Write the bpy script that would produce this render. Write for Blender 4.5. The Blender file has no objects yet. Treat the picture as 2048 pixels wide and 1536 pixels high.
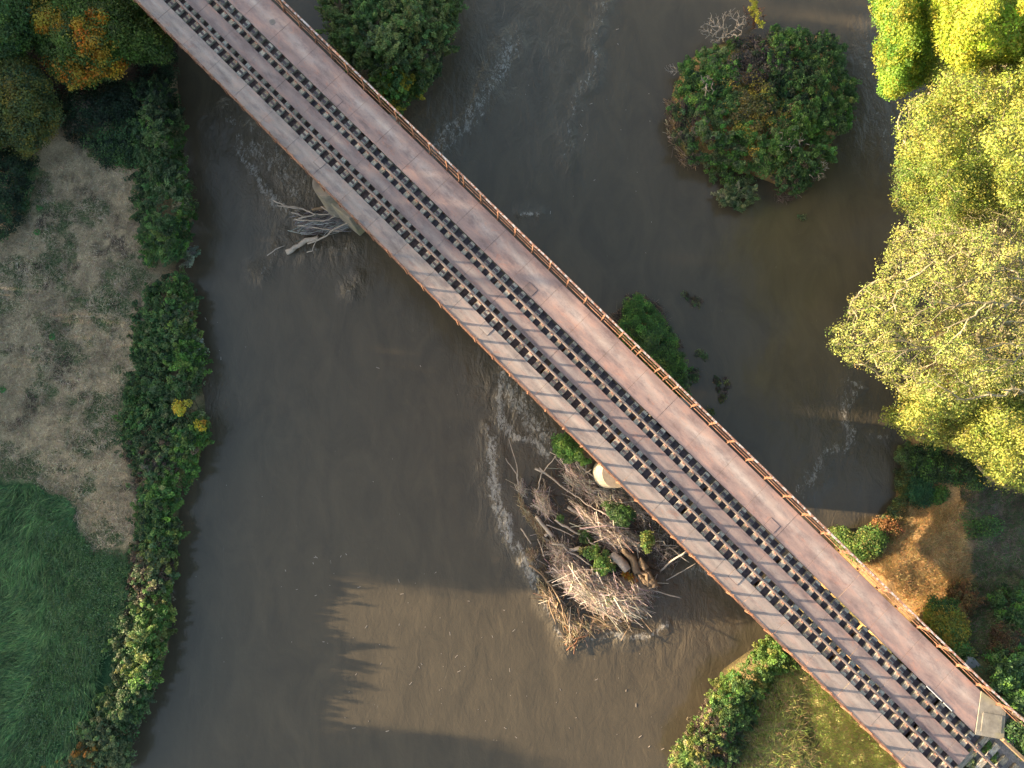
import bpy, math, random
import numpy as np
from mathutils import Vector, Matrix

# ------------------------------------------------------------------ camera, sky, sun, exposure
rad = math.radians
FPX = 1420.0                      # focal length in pixels of a 2048 px wide frame
ZD = 6.8                          # bridge deck height above the water
CZ = ZD + 36.5                    # drone height
TILT = math.atan(0.1204)
SC = bpy.context.scene
COL = SC.collection
cam = bpy.data.cameras.new("camera"); camo = bpy.data.objects.new("camera", cam); COL.objects.link(camo)
cam.sensor_width = 36.0; cam.sensor_fit = 'HORIZONTAL'; cam.lens = 36.0 * FPX / 2048.0
cam.clip_start = 0.1; cam.clip_end = 3000.0
camo.location = (0, 0, CZ); camo.rotation_euler = (TILT, 0, 0)
SC.camera = camo

SUN_EL, SUN_SLOPE = rad(9.5), 0.10
sdir = Vector((-math.cos(SUN_EL) / math.hypot(1, SUN_SLOPE), SUN_SLOPE * math.cos(SUN_EL) / math.hypot(1, SUN_SLOPE), math.sin(SUN_EL)))
w = bpy.data.worlds.new("World"); SC.world = w; w.use_nodes = True
nt = w.node_tree; bg = nt.nodes["Background"]
sky = nt.nodes.new("ShaderNodeTexSky"); sky.sky_type = 'NISHITA'; sky.sun_disc = False
sky.sun_elevation = SUN_EL; sky.sun_rotation = math.atan2(sdir.x, sdir.y)
sky.air_density = 1.0; sky.dust_density = 3.0; sky.ozone_density = 0.5
nt.links.new(sky.outputs[0], bg.inputs[0]); bg.inputs[1].default_value = 0.12
sun = bpy.data.lights.new("sun", 'SUN'); suno = bpy.data.objects.new("sun", sun); COL.objects.link(suno)
sun.energy = 5.0; sun.angle = rad(0.5); sun.color = (1.0, 0.76, 0.50)
suno.rotation_euler = sdir.to_track_quat('Z', 'Y').to_euler(); suno.location = (-60, 6, 30)
SC.view_settings.view_transform = 'Standard'; SC.view_settings.look = 'None'
SC.view_settings.gamma = 1.0; SC.view_settings.exposure = 2.27
SC.cycles.max_bounces = 6; SC.cycles.transparent_max_bounces = 6

# ------------------------------------------------------------------ geometry of the photograph
ct, st = math.cos(TILT), math.sin(TILT)
def P(px, py, z):
    """world point seen at photo pixel (px, py) on height z (arrays welcome)"""
    px, py, z = np.broadcast_arrays(np.asarray(px, float), np.asarray(py, float), np.asarray(z, float))
    dx = (px - 1024) / FPX; dy = -(py - 768) / FPX
    X, Y, Z = dx, dy * ct + st, dy * st - ct
    k = (z - CZ) / Z
    return np.stack([X * k, Y * k, z], -1)
def W2P(x, y, z):
    q = z - CZ
    yc = y * ct + q * st; zc = -y * st + q * ct
    return 1024 + FPX * x / -zc, 768 - FPX * yc / -zc
rng = np.random.default_rng(7); random.seed(7)

def vnoise(x, y, seed=0):
    xi = np.floor(x).astype(np.int64); yi = np.floor(y).astype(np.int64); xf = x - xi; yf = y - yi
    def h(a, b):
        n = (a * 374761393 + b * 668265263 + seed * 1442695041) & 0x7fffffff
        n = ((n ^ (n >> 13)) * 1274126177) & 0x7fffffff
        return ((n ^ (n >> 16)) & 0xffff) / 65535.0
    u = xf * xf * (3 - 2 * xf); v = yf * yf * (3 - 2 * yf)
    return (h(xi, yi) * (1 - u) + h(xi + 1, yi) * u) * (1 - v) + (h(xi, yi + 1) * (1 - u) + h(xi + 1, yi + 1) * u) * v
def fbm(x, y, seed=0, o=4):
    s = 0; a = .5
    for i in range(o):
        s = s + a * vnoise(x * 2 ** i, y * 2 ** i, seed + i * 17); a *= .5
    return s / (1 - .5 ** o)
def sstep(a, b, x):
    t = np.clip((x - a) / (b - a), 0, 1); return t * t * (3 - 2 * t)
def inpoly(px, py, poly):
    ins = np.zeros(np.shape(px), bool); n = len(poly)
    for i in range(n):
        x1, y1 = poly[i]; x2, y2 = poly[(i + 1) % n]
        if y1 == y2: continue
        c = ((y1 > py) != (y2 > py)) & (px < (x2 - x1) * (py - y1) / (y2 - y1) + x1)
        ins ^= c
    return ins
def segdist(px, py, pts, closed=False):
    d = np.full(np.shape(px), 1e9); n = len(pts)
    for i in range(n if closed else n - 1):
        ax, ay = pts[i][:2]; bx, by = pts[(i + 1) % n][:2]
        vx, vy = bx - ax, by - ay; L = vx * vx + vy * vy + 1e-9
        t = np.clip(((px - ax) * vx + (py - ay) * vy) / L, 0, 1)
        d = np.minimum(d, np.hypot(px - ax - t * vx, py - ay - t * vy))
    return d
def sample_poly(poly, n, r=rng):
    a = np.array(poly, float); lo, hi = a.min(0), a.max(0); out = []
    tot = 0
    while tot < n:
        q = lo + (hi - lo) * r.random((n * 2 + 20, 2)); q = q[inpoly(q[:, 0], q[:, 1], poly)]; out.append(q); tot += len(q)
    return np.concatenate(out)[:n]

# ------------------------------------------------------------------ mesh helpers
def mesh_np(name, V, F, mat, parent=None, col=None, smooth=False, attrs=None):
    """V (n,3), F (m,k) uniform faces"""
    me = bpy.data.meshes.new(name); V = np.asarray(V, np.float32); F = np.asarray(F, np.int32)
    me.vertices.add(len(V)); me.vertices.foreach_set("co", V.ravel())
    m, k = F.shape; me.loops.add(m * k); me.loops.foreach_set("vertex_index", F.ravel())
    me.polygons.add(m); me.polygons.foreach_set("loop_start", np.arange(m, dtype=np.int32) * k)
    me.polygons.foreach_set("use_smooth", np.full(m, smooth, bool))
    if col is not None:
        at = me.attributes.new("Col", 'FLOAT_COLOR', 'POINT')
        c4 = np.ones((len(V), 4), np.float32); c4[:, :3] = col; at.data.foreach_set("color", c4.ravel())
    for kx, v in (attrs or {}).items():
        at = me.attributes.new(kx, 'FLOAT', 'POINT'); at.data.foreach_set("value", np.asarray(v, np.float32).ravel())
    me.update(calc_edges=True); me.validate()
    if mat: me.materials.append(mat)
    o = bpy.data.objects.new(name, me); COL.objects.link(o)
    if parent: o.parent = parent
    return o
class MB:
    def __init__(s): s.v = []; s.f = []
    def add(s, vs, fs):
        b = len(s.v); s.v += [tuple(v) for v in vs]; s.f += [tuple(i + b for i in f) for f in fs]; return s
    def box(s, x0, x1, y0, y1, z0, z1):
        return s.add([(x0, y0, z0), (x1, y0, z0), (x1, y1, z0), (x0, y1, z0), (x0, y0, z1), (x1, y0, z1), (x1, y1, z1), (x0, y1, z1)],
                     [(0, 3, 2, 1), (4, 5, 6, 7), (0, 1, 5, 4), (1, 2, 6, 5), (2, 3, 7, 6), (3, 0, 4, 7)])
    def prism(s, pts, z0, z1, jig=0):
        n = len(pts)
        return s.add([(x, y, z0) for x, y in pts] + [(x, y, z1) for x, y in pts],
                     [tuple(range(n))[::-1], tuple(range(n, 2 * n))] + [(i, (i + 1) % n, n + (i + 1) % n, n + i) for i in range(n)])
    def tube(s, a, b, ra, rb=None, n=8):
        a, b = Vector(a), Vector(b); rb = ra if rb is None else rb; d = (b - a).normalized()
        u = d.orthogonal().normalized(); v = d.cross(u); vs = []
        for p, r in ((a, ra), (b, rb)):
            for i in range(n):
                t = 2 * math.pi * i / n; vs.append(p + (u * math.cos(t) + v * math.sin(t)) * r)
        return s.add(vs, [(i, (i + 1) % n, n + (i + 1) % n, n + i) for i in range(n)] + [tuple(range(n))[::-1], tuple(range(n, 2 * n))])
    def build(s, name, mat, parent=None, bevel=0, smooth=False):
        me = bpy.data.meshes.new(name); me.from_pydata(s.v, [], s.f)
        if smooth:
            for p in me.polygons: p.use_smooth = True
        me.materials.append(mat)
        o = bpy.data.objects.new(name, me); COL.objects.link(o)
        if parent: o.parent = parent
        if bevel:
            m = o.modifiers.new("bevel", 'BEVEL'); m.width = bevel; m.segments = 1
        return o
def empty(name, loc=(0, 0, 0), rz=0, label=None, cat=None, group=None):
    o = bpy.data.objects.new(name, None); COL.objects.link(o); o.location = loc; o.rotation_euler = (0, 0, rz)
    tag(o, label, cat, group); return o
def tag(o, label=None, cat=None, group=None, kind=None):
    if label: o["label"] = label
    if cat: o["category"] = cat
    if group: o["group"] = group
    if kind: o["kind"] = kind
    return o

# ------------------------------------------------------------------ materials
class NT:
    def __init__(s, name):
        s.m = bpy.data.materials.new(name); s.m.use_nodes = True; s.t = s.m.node_tree; s.b = s.t.nodes["Principled BSDF"]
    def n(s, ty, **kw):
        nd = s.t.nodes.new(ty)
        for k, v in kw.items():
            if hasattr(nd, k): setattr(nd, k, v)
            else: nd.inputs[k.replace('_', ' ')].default_value = v
        return nd
    def l(s, a, b): s.t.links.new(a, b)
    def noise(s, vec, scale, detail=4, rough=.55, dist=0):
        nd = s.n("ShaderNodeTexNoise"); nd.inputs["Scale"].default_value = scale; nd.inputs["Detail"].default_value = detail
        nd.inputs["Roughness"].default_value = rough; nd.inputs["Distortion"].default_value = dist
        if vec is not None: s.l(vec, nd.inputs["Vector"])
        return nd.outputs["Fac"]
    def ramp(s, fac, stops):
        r = s.n("ShaderNodeValToRGB"); e = r.color_ramp.elements
        while len(e) < len(stops): e.new(.5)
        for i, (p, c) in enumerate(stops):
            e[i].position = p; e[i].color = (*c, 1) if len(c) == 3 else c
        s.l(fac, r.inputs[0]); return r.outputs[0]
    def mix(s, fac, a, b, mode='MIX'):
        m = s.n("ShaderNodeMix"); m.data_type = 'RGBA'; m.blend_type = mode
        for sock, v in ((m.inputs[0], fac), (m.inputs[6], a), (m.inputs[7], b)):
            if isinstance(v, (int, float)): sock.default_value = v
            elif isinstance(v, tuple): sock.default_value = (*v, 1)
            else: s.l(v, sock)
        return m.outputs[2]
    def math(s, op, a, b=0.0, clamp=False):
        m = s.n("ShaderNodeMath"); m.operation = op; m.use_clamp = clamp
        for sock, v in ((m.inputs[0], a), (m.inputs[1], b)):
            if isinstance(v, (int, float)): sock.default_value = v
            else: s.l(v, sock)
        return m.outputs[0]
    def coord(s, which="Object", scale=(1, 1, 1), rot=0):
        c = s.n("ShaderNodeTexCoord"); mp = s.n("ShaderNodeMapping"); mp.inputs["Scale"].default_value = scale
        mp.inputs["Rotation"].default_value = (0, 0, rot); s.l(c.outputs[which], mp.inputs[0]); return mp.outputs[0]
    def bump(s, h, strength=.5, dist=.02, nrm=None):
        b = s.n("ShaderNodeBump"); b.inputs["Strength"].default_value = strength; b.inputs["Distance"].default_value = dist
        s.l(h, b.inputs["Height"])
        if nrm is not None: s.l(nrm, b.inputs["Normal"])
        return b.outputs[0]
    def fin(s, col=None, rough=None, nrm=None, metal=None, spec=None):
        for k, v in (("Base Color", col), ("Roughness", rough), ("Normal", nrm), ("Metallic", metal), ("Specular IOR Level", spec)):
            if v is None: continue
            if isinstance(v, (int, float)): s.b.inputs[k].default_value = v
            elif isinstance(v, tuple): s.b.inputs[k].default_value = (*v, 1)
            else: s.l(v, s.b.inputs[k])
        return s.m

def mat_leaf(name, trans=.35, rough=.55, jitter=.25):
    k = NT(name); a = k.n("ShaderNodeAttribute"); a.attribute_name = "Col"
    v = k.noise(k.coord("Object"), 1.3, 3); v2 = k.ramp(v, [(.3, (1 - jitter,) * 3), (.7, (1 + jitter,) * 3)])
    c = k.mix(1.0, a.outputs["Color"], v2, 'MULTIPLY')
    k.fin(c, rough, spec=.35)
    tr = k.n("ShaderNodeBsdfTranslucent"); k.l(c, tr.inputs[0]); mx = k.n("ShaderNodeMixShader"); mx.inputs[0].default_value = trans
    k.l(k.b.outputs[0], mx.inputs[1]); k.l(tr.outputs[0], mx.inputs[2])
    k.l(mx.outputs[0], k.t.nodes["Material Output"].inputs[0]); return k.m
M_LEAF = mat_leaf("leaf"); M_GRASS = mat_leaf("grass_blade", .25, .65)
def mat_bark(name, c1, c2, sc=6):
    k = NT(name); v = k.coord("Object", (1, 1, .3)); f = k.noise(v, sc, 5, .65); g = k.noise(k.coord("Object"), 1.1, 2)
    c = k.mix(g, k.ramp(f, [(.3, c1), (.7, c2)]), c1, 'MIX')
    return k.fin(c, .85, k.bump(f, .6, .03), spec=.2)
M_BARK = mat_bark("bark_dark", (.05, .04, .03), (.16, .13, .10))
M_BARKP = mat_bark("bark_pale", (.20, .18, .11), (.44, .40, .27))
M_WOODW = mat_bark("weathered_wood", (.28, .24, .20), (.58, .52, .45), 9)
M_WOODB = mat_bark("brown_wood", (.14, .10, .065), (.34, .26, .17), 9)
M_TWIGR = mat_bark("red_twig", (.10, .05, .03), (.25, .13, .08), 9)
def mat_col(name, rough=.8):
    k = NT(name); a = k.n("ShaderNodeAttribute"); a.attribute_name = "Col"; return k.fin(a.outputs["Color"], rough, spec=.2)
M_VCOL = mat_col("vertex_tint")

def mat_plate(name, base, pink, pale, streak_y, streak_w=.28):
    k = NT(name); v = k.coord("Object"); vs = k.coord("Object", (.35, 1.6, 1))
    a = k.noise(vs, 1.6, 6, .62, .3); c = k.ramp(a, [(.30, tuple(x * .8 for x in base)), (.5, base), (.66, pink)])
    c = k.mix(k.ramp(k.noise(k.coord('Object', (.6, 1, 1)), 2.3, 6, .75, .8), [(.56, (0, 0, 0)), (.66, (.6, .6, .6))]), c, tuple(p * q for p, q in zip(pink, (1.05, .8, .68))))
    # dust lying in a band along the plate, thicker and thinner by patches
    sx = k.n("ShaderNodeSeparateXYZ"); k.l(v, sx.inputs[0])
    wob = k.math('MULTIPLY', k.math('SUBTRACT', k.noise(k.coord("Object", (.25, .25, 1)), 1.5, 3), .5), .45)
    dy = k.math('ABSOLUTE', k.math('ADD', k.math('SUBTRACT', sx.outputs[1], streak_y), wob))
    band = k.ramp(k.math('DIVIDE', dy, streak_w), [(0.0, (1, 1, 1)), (1.0, (0, 0, 0))])
    pat = k.ramp(k.noise(k.coord("Object", (.5, 1, 1)), 1.1, 5, .65), [(.35, (0.15,) * 3), (.65, (1, 1, 1))])
    c = k.mix(k.math('MULTIPLY', k.mix(1, band, pat, 'MULTIPLY'), .75), c, pale)
    sp = k.ramp(k.noise(v, 28, 3, .7), [(.28, (.55, .5, .5)), (.42, (1, 1, 1)), (.66, (1, 1, 1)), (.78, (1.35, 1.3, 1.25))])
    c = k.mix(1.0, c, sp, 'MULTIPLY')
    gr = k.ramp(k.noise(k.coord("Object", (.3, .8, 1)), 3.2, 5, .7), [(.28, (.55, .54, .58)), (.5, (.95, .94, .95)), (.7, (1.12, 1.07, 1.02))])
    c = k.mix(1.0, c, gr, 'MULTIPLY')
    return k.fin(c, .62, k.bump(k.noise(v, 35, 3), .25, .01), metal=.0, spec=.35)
def mat_rust(name, c1, c2, c3, sc=5, thr=(.42, .56)):
    k = NT(name); f = k.noise(k.coord("Object"), sc, 5, .7); g = k.noise(k.coord("Object"), sc * 5, 3)
    c = k.ramp(f, [(.3, c1), (thr[0], c2), (thr[1], c3)]); c = k.mix(.35, c, k.ramp(g, [(.3, (.3, .3, .3)), (.7, (1, 1, 1))]), 'MULTIPLY')
    return k.fin(c, .75, k.bump(f, .4, .01), spec=.3)
M_RAILING = mat_rust("railing_rust", (.09, .043, .03), (.18, .082, .052), (.29, .165, .105))
M_RAILTOP = mat_rust("railing_worn_paint", (.26, .11, .065), (.34, .20, .15), (.52, .50, .50), 6, (.50, .56))
M_GIRDER = mat_rust("girder_rust", (.10, .05, .03), (.22, .10, .06), (.30, .16, .10), 2)
M_RAIL = mat_rust("rail_steel", (.16, .13, .12), (.22, .18, .17), (.27, .22, .20), 4)
M_DARKP = mat_rust("dark_plate", (.045, .040, .046), (.065, .056, .066), (.11, .085, .09), 6)
M_REDP = mat_rust("brown_plate", (.04, .027, .027), (.068, .045, .043), (.12, .08, .07), 6)
M_CHAIR = mat_rust("rail_chair_iron", (.13, .10, .09), (.20, .16, .14), (.27, .21, .18), 9)
M_BOLT = mat_rust("red_bolt", (.40, .14, .10), (.50, .20, .15), (.55, .30, .24), 9)
def mat_timber():
    k = NT("sleeper_timber"); oi = k.n("ShaderNodeObjectInfo")
    f = k.noise(k.coord("Object", (9, 1.2, 1)), 4, 4, .6)
    c = k.ramp(f, [(.3, (.12, .11, .095)), (.5, (.29, .275, .24)), (.7, (.50, .48, .42))])
    v = k.ramp(oi.outputs["Random"], [(0, (.62, .58, .5)), (.5, (.95, .95, .9)), (1, (1.15, 1.15, 1.12))])
    return k.fin(k.mix(1.0, c, v, 'MULTIPLY'), .85, k.bump(f, .5, .01), spec=.2)
M_TIMBER = mat_timber()
def mat_conc(name, c1, c2, moss=(.10, .11, .05)):
    k = NT(name); v = k.coord("Object"); f = k.noise(v, 2.2, 6, .65); g = k.noise(v, .8, 4, .6)
    c = k.ramp(f, [(.3, c1), (.7, c2)]); c = k.mix(k.ramp(g, [(.52, (0, 0, 0)), (.66, (1, 1, 1))]), c, moss)
    return k.fin(c, .9, k.bump(k.noise(v, 18, 5), .5, .02), spec=.2)
M_CONC = mat_conc("concrete_pale", (.15, .14, .12), (.29, .27, .23), (.25, .23, .15))
M_CONCD = mat_conc("concrete_dark", (.13, .14, .15), (.26, .27, .27))

# ------------------------------------------------------------------ the terrain
LB = [(-400, 330), (0, 352), (165, 352), (300, 362), (420, 385), (500, 372), (535, 345), (560, 372), (680, 395), (760, 400), (850, 408), (930, 392), (980, 358), (1080, 352), (1200, 336), (1300, 332), (1400, 300), (1480, 255), (1540, 235), (1900, 120)]
RB = [(-400, 1760), (0, 1850), (250, 1900), (450, 1880), (700, 1860), (900, 1812), (1000, 1795), (1040, 1762), (1080, 1685), (1200, 1600), (1270, 1548), (1340, 1448), (1400, 1420), (1480, 1380), (1540, 1338), (1900, 1150)]
lbw = np.array([P(x, y, 0)[:2] for y, x in LB])[::-1]; rbw = np.array([P(x, y, 0)[:2] for y, x in RB])[::-1]
TH = 0.7886; tx, ty = math.cos(TH), -math.sin(TH); nx, ny = math.sin(TH), math.cos(TH)
def tn(px, py, z=ZD):
    p = P(px, py, z); return p[0] * tx + p[1] * ty, p[0] * nx + p[1] * ny
T_END = tn(1958, 1410)[0]; NC = (tn(353, 0)[1] + tn(455, 0)[1]) / 2
ISL = [(1395, 110), (1430, 90), (1500, 80), (1580, 70), (1640, 70), (1680, 100), (1690, 160), (1695, 230), (1665, 280), (1650, 340), (1580, 380), (1500, 350), (1420, 335), (1365, 315), (1340, 260), (1345, 180), (1375, 120)]
def ground_z(x, y):
    xl = np.interp(y, lbw[:, 1], lbw[:, 0]); xr = np.interp(y, rbw[:, 1], rbw[:, 0])
    dl, dr = xl - x, x - xr
    n1 = fbm(x * .35, y * .35, 3) - .5; n2 = fbm(x * 1.5, y * 1.5, 9, 3) - .5
    zl = np.clip(dl * .45 + .05, -2.2, 1.0) + sstep(1, 6, dl) * (.5 * n1 + .12 * n2) + sstep(20, 120, dl) * 3
    zr = np.clip(dr * .4 + .05, -2.2, 1.5) + sstep(1, 6, dr) * (.6 * n1 + .15 * n2) + sstep(20, 120, dr) * 2
    z = np.maximum(zl, zr)
    t = x * tx + y * ty; n = x * nx + y * ny; q = n - NC
    emb = 6.45 - np.maximum(0, T_END + .4 - t) * 1.1 - np.maximum(0, q - 3.0) * .62 - np.maximum(0, -q - 2.6) * 1.5 + .25 * n1
    z = np.where(dr > .5, np.maximum(z, np.minimum(emb, 6.45)), z)
    px, py = W2P(x, y, np.zeros_like(x))
    di = segdist(px, py, ISL, True); ii = inpoly(px, py, ISL)
    z = np.maximum(z, np.where(ii, np.minimum(di / 40, .35) + .05 * n2, np.where(di < 60, -di / 40, -3)))
    g1 = 0.22 - (((px - 1296 - (py - 670) * .45) / 38) ** 2 + ((py - 680) / 100) ** 2) ** .5 * .25 + .3 * n2
    return np.maximum(z, g1)
def axis(lo, hi, step, far):
    a = np.arange(lo, hi + step, step); k = []; d = step; x = hi
    while x < far: d *= 1.35; x += d; k.append(x)
    k2 = []; d = step; x = lo
    while x > -far: d *= 1.35; x -= d; k2.append(x)
    return np.array(k2[::-1] + list(a) + k)
def grid(step, lim):
    xs = axis(-lim[0], lim[0], step, 900); ys = axis(-lim[1], lim[2], step, 900)
    X, Y = np.meshgrid(xs, ys, indexing='ij'); ni, nj = X.shape
    i = (np.arange(ni - 1)[:, None] * nj + np.arange(nj - 1)[None]).ravel()
    return X.ravel(), Y.ravel(), np.stack([i, i + nj, i + nj + 1, i + 1], 1)
gx, gy, gf = grid(.22, (40, 30, 40)); gz = ground_z(gx, gy)
gpx, gpy = W2P(gx, gy, gz)
def pick(c): return np.array(c)[None]
straw, green, soil = pick((.34, .265, .165)), pick((.075, .125, .05)), pick((.075, .06, .045))
nn = fbm(gx * .5, gy * .5, 21, 5)[:, None]; nf = fbm(gx * 1.7, gy * 1.7, 33, 4)[:, None]; ns = fbm(gx * .9 + 7, gy * .9, 44, 3)[:, None]
base = straw * (.75 + .5 * nf)
gpatch = sstep(.50, .62, nn * .7 + nf * .3 + sstep(150, 0, gpx)[:, None] * .06 + sstep(600, 1000, gpy)[:, None] * .03)
base = base * (1 - gpatch * .8) + green * gpatch * .8
base = base * (1 - sstep(.66, .72, ns)) + soil * sstep(.66, .72, ns)
LG = [(-600, 950), (60, 955), (150, 1010), (180, 1110), (260, 1110), (300, 1300), (200, 1600), (-600, 2000)]
w_lg = sstep(18, -18, 120 * (nf[:, 0] - .5) + 60 * (nn[:, 0] - .5) + np.where(inpoly(gpx, gpy, LG), -1, 1) * segdist(gpx, gpy, LG, True))[:, None]
base = base * (1 - w_lg) + pick((.03, .07, .03)) * w_lg
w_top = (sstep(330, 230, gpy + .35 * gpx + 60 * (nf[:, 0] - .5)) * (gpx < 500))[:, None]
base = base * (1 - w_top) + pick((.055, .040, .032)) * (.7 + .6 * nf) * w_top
rightm = (gpx > 1000)[:, None]
rb = pick((.32, .21, .10)) * (.65 + .7 * nf); rb = rb * (1 - sstep(.5, .62, nn) * .65) + pick((.08, .11, .04)) * sstep(.5, .62, nn) * .65
grav = ((gz > 5.8) & (gx * nx + gy * ny > NC + .2) & (gx * nx + gy * ny < NC + 2.9) & (gx * tx + gy * ty > T_END - 1)).astype(float)[:, None]
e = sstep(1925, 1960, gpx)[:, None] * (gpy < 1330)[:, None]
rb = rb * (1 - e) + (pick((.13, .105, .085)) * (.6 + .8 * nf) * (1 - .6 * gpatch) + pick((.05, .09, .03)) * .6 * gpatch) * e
lowr = ((gpx - gpy < 330) & (gpx > 1000))[:, None]
rb = np.where(lowr, pick((.17, .14, .07)) * (.6 + .8 * nf), rb)
tt = gx * tx + gy * ty; tnn = gx * nx + gy * ny
slope = (sstep(2.2, 3.0, gz) * sstep(1500, 1600, gpx))[:, None]; rb = rb * (1 - slope) + np.where(gpx - gpy < 330, .16, .06)[:, None] * np.array([[1, 1.05, .5]]) * (.6 + .8 * nf) * slope
rb = rb * (1 - grav) + pick((.24, .24, .24)) * (.7 + .6 * nf) * grav
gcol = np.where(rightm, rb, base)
wet = sstep(.25, .0, gz)[:, None]; gcol = gcol * (1 - wet * .55)
def mat_ground():
    k = NT("ground"); a = k.n("ShaderNodeAttribute"); a.attribute_name = "Col"; v = k.coord("Object")
    f = k.noise(v, 9, 6, .75, .6); g = k.noise(k.coord("Object", (1, .35, 1), .6), 30, 3, .7)
    c = k.mix(1, a.outputs["Color"], k.ramp(f, [(.25, (.45, .45, .47)), (.5, (1, 1, 1)), (.75, (1.5, 1.45, 1.4))]), 'MULTIPLY')
    c = k.mix(1, c, k.ramp(g, [(.3, (.7, .7, .7)), (.65, (1.3, 1.3, 1.3))]), 'MULTIPLY')
    return k.fin(c, .95, k.bump(f, .9, .06), spec=.1)
tag(mesh_np("ground", np.stack([gx, gy, gz], 1), gf, mat_ground(), col=gcol, smooth=True), kind="structure")

# ------------------------------------------------------------------ the river
FOAM = [  # (points in photo px, half width px, amount)
    ([(478, 270), (482, 320), (520, 370), (555, 410), (600, 425)], 12, .6), ([(500, 300), (560, 330), (590, 390)], 26, .5), ([(530, 290), (600, 350), (620, 380)], 20, .45), ([(455, 235), (500, 250), (560, 310)], 16, .4),
    ([(565, 470), (610, 500), (700, 490)], 10, .35), ([(868, 300), (890, 270), (930, 245), (960, 200), (1010, 130), (1030, 90)], 24, .5),
    ([(880, 310), (905, 280), (960, 235)], 8, .5), ([(1218, -10), (1200, 40), (1180, 90), (1200, 130), (1150, 200), (1135, 260), (1140, 310)], 10, .42),
    ([(1050, 425), (1080, 428)], 9, .7), ([(1000, 742), (995, 800), (1002, 850), (1035, 875), (1075, 890), (1095, 905)], 12, .7),
    ([(1010, 770), (1060, 840), (1090, 870)], 28, .62), ([(985, 880), (982, 960), (1005, 1020), (1020, 1080), (1050, 1120), (1070, 1150)], 14, .7),
    ([(975, 850), (978, 900), (985, 960), (1000, 1060), (1040, 1130), (1100, 1220), (1130, 1290)], 6, .6),
    ([(1220, 1265), (1260, 1275), (1300, 1268), (1335, 1250)], 9, .65), ([(1140, 1290), (1180, 1280), (1210, 1278)], 8, .5),
    ([(1380, 1140), (1400, 1135), (1420, 1150)], 9, .5), ([(1700, 765), (1720, 775)], 7, .7),
    ([(1700, 770), (1690, 830), (1700, 870), (1690, 900), (1650, 900), (1640, 930), (1600, 985)], 15, .5),
    ([(1740, 870), (1770, 880)], 9, .5), ([(1735, 70), (1730, 130), (1760, 220), (1780, 300)], 13, .3), ([(520, 540), (560, 500), (580, 480)], 10, .25),
    ([(1040, 60), (1000, 100), (960, 180)], 18, .3), ([(700, 580), (720, 560)], 8, .3), ([(1120, 270), (1125, 320)], 12, .35)]
TURB = [((540, 360), 110), ((900, 260), 110), ((1060, 120), 160), ((1050, 840), 80), ((1010, 1020), 60), ((1330, 1190), 110), ((1690, 850), 130), ((1100, 250), 130), ((660, 480), 70), ((1780, 250), 90), ((400, 800), 60)]
wx, wy, wf = grid(.16, (36, 27, 36))
wpx, wpy = W2P(wx, wy, np.zeros_like(wx)); foam = np.zeros_like(wx); turb = np.zeros_like(wx)
jx = wpx + 22 * (fbm(wx * 1.1, wy * 1.1, 5, 3) - .5); jy = wpy + 22 * (fbm(wx * 1.1, wy * 1.1, 15, 3) - .5)
for pts, hw, am in FOAM:
    d = segdist(jx, jy, pts); foam = np.maximum(foam, am * np.exp(-(d / hw) ** 2)); turb = np.maximum(turb, .9 * np.exp(-(d / (hw * 2.6)) ** 2))
for (cx, cy), r in TURB:
    turb = np.maximum(turb, .7 * np.exp(-(((wpx - cx) ** 2 + (wpy - cy) ** 2) / r ** 2)))
wz = .05 * (fbm(wx * .45, wy * .28, 71, 3) - .5) + turb * (.16 * (fbm(wx * 1.6, wy * .9, 61, 4) - .5)) + foam * .03
def mat_water():
    k = NT("river_water"); fo = k.n("ShaderNodeAttribute"); fo.attribute_name = "foam"; tu = k.n("ShaderNodeAttribute"); tu.attribute_name = "turb"
    v = k.coord("Object"); sil = k.noise(k.coord("Object", (1, .45, 1), .15), .5, 5, .6, 1.2)
    c = k.ramp(sil, [(.3, (.061, .0525, .037)), (.7, (.085, .071, .048))])
    r1 = k.noise(k.coord("Object", (1, .5, 1), .2), 2.2, 6, .72, 1.5); n1 = k.math('ABSOLUTE', k.math('SUBTRACT', r1, .5))
    ridge = k.ramp(n1, [(0.0, (1, 1, 1)), (.05, (0, 0, 0))])
    sp = k.ramp(k.noise(v, 9, 5, .75), [(.48, (0, 0, 0)), (.66, (1, 1, 1))])
    dens = k.math('ADD', k.math('MULTIPLY', r1, .9), k.math('MULTIPLY', k.noise(k.coord("Object", (1, .6, 1)), 4.5, 6, .78, 1.4), .8))
    th = k.math('ADD', dens, k.math('SUBTRACT', k.math('MULTIPLY', fo.outputs["Fac"], .46), 1.06))
    fm = k.math('MULTIPLY', th, 5.0, True); fm = k.math('MULTIPLY', fm, k.math('MULTIPLY', k.math('ADD', ridge, .75), .8), True)
    c = k.mix(fm, c, (.34, .33, .30))
    h1 = k.noise(k.coord("Object", (1, .55, 1), .35), 1.1, 6, .62, .8); h2 = k.noise(k.coord("Object", (1, .7, 1), -.3), 5.5, 4, .6, .5)
    amp = k.math('ADD', k.math('MULTIPLY', tu.outputs["Fac"], 2.0), .20)
    hh = k.math('MULTIPLY', k.math('ADD', h1, k.math('MULTIPLY', h2, .28)), amp)
    rg = k.mix(fm, (.07, .07, .07), (.8, .8, .8))
    k.b.inputs["IOR"].default_value = 1.33
    return k.fin(c, rg, k.bump(hh, .6, .22), spec=.75)
tag(mesh_np("river_water", np.stack([wx, wy, wz], 1), wf, mat_water(), smooth=True, attrs={"foam": foam, "turb": turb}), kind="structure")

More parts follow.
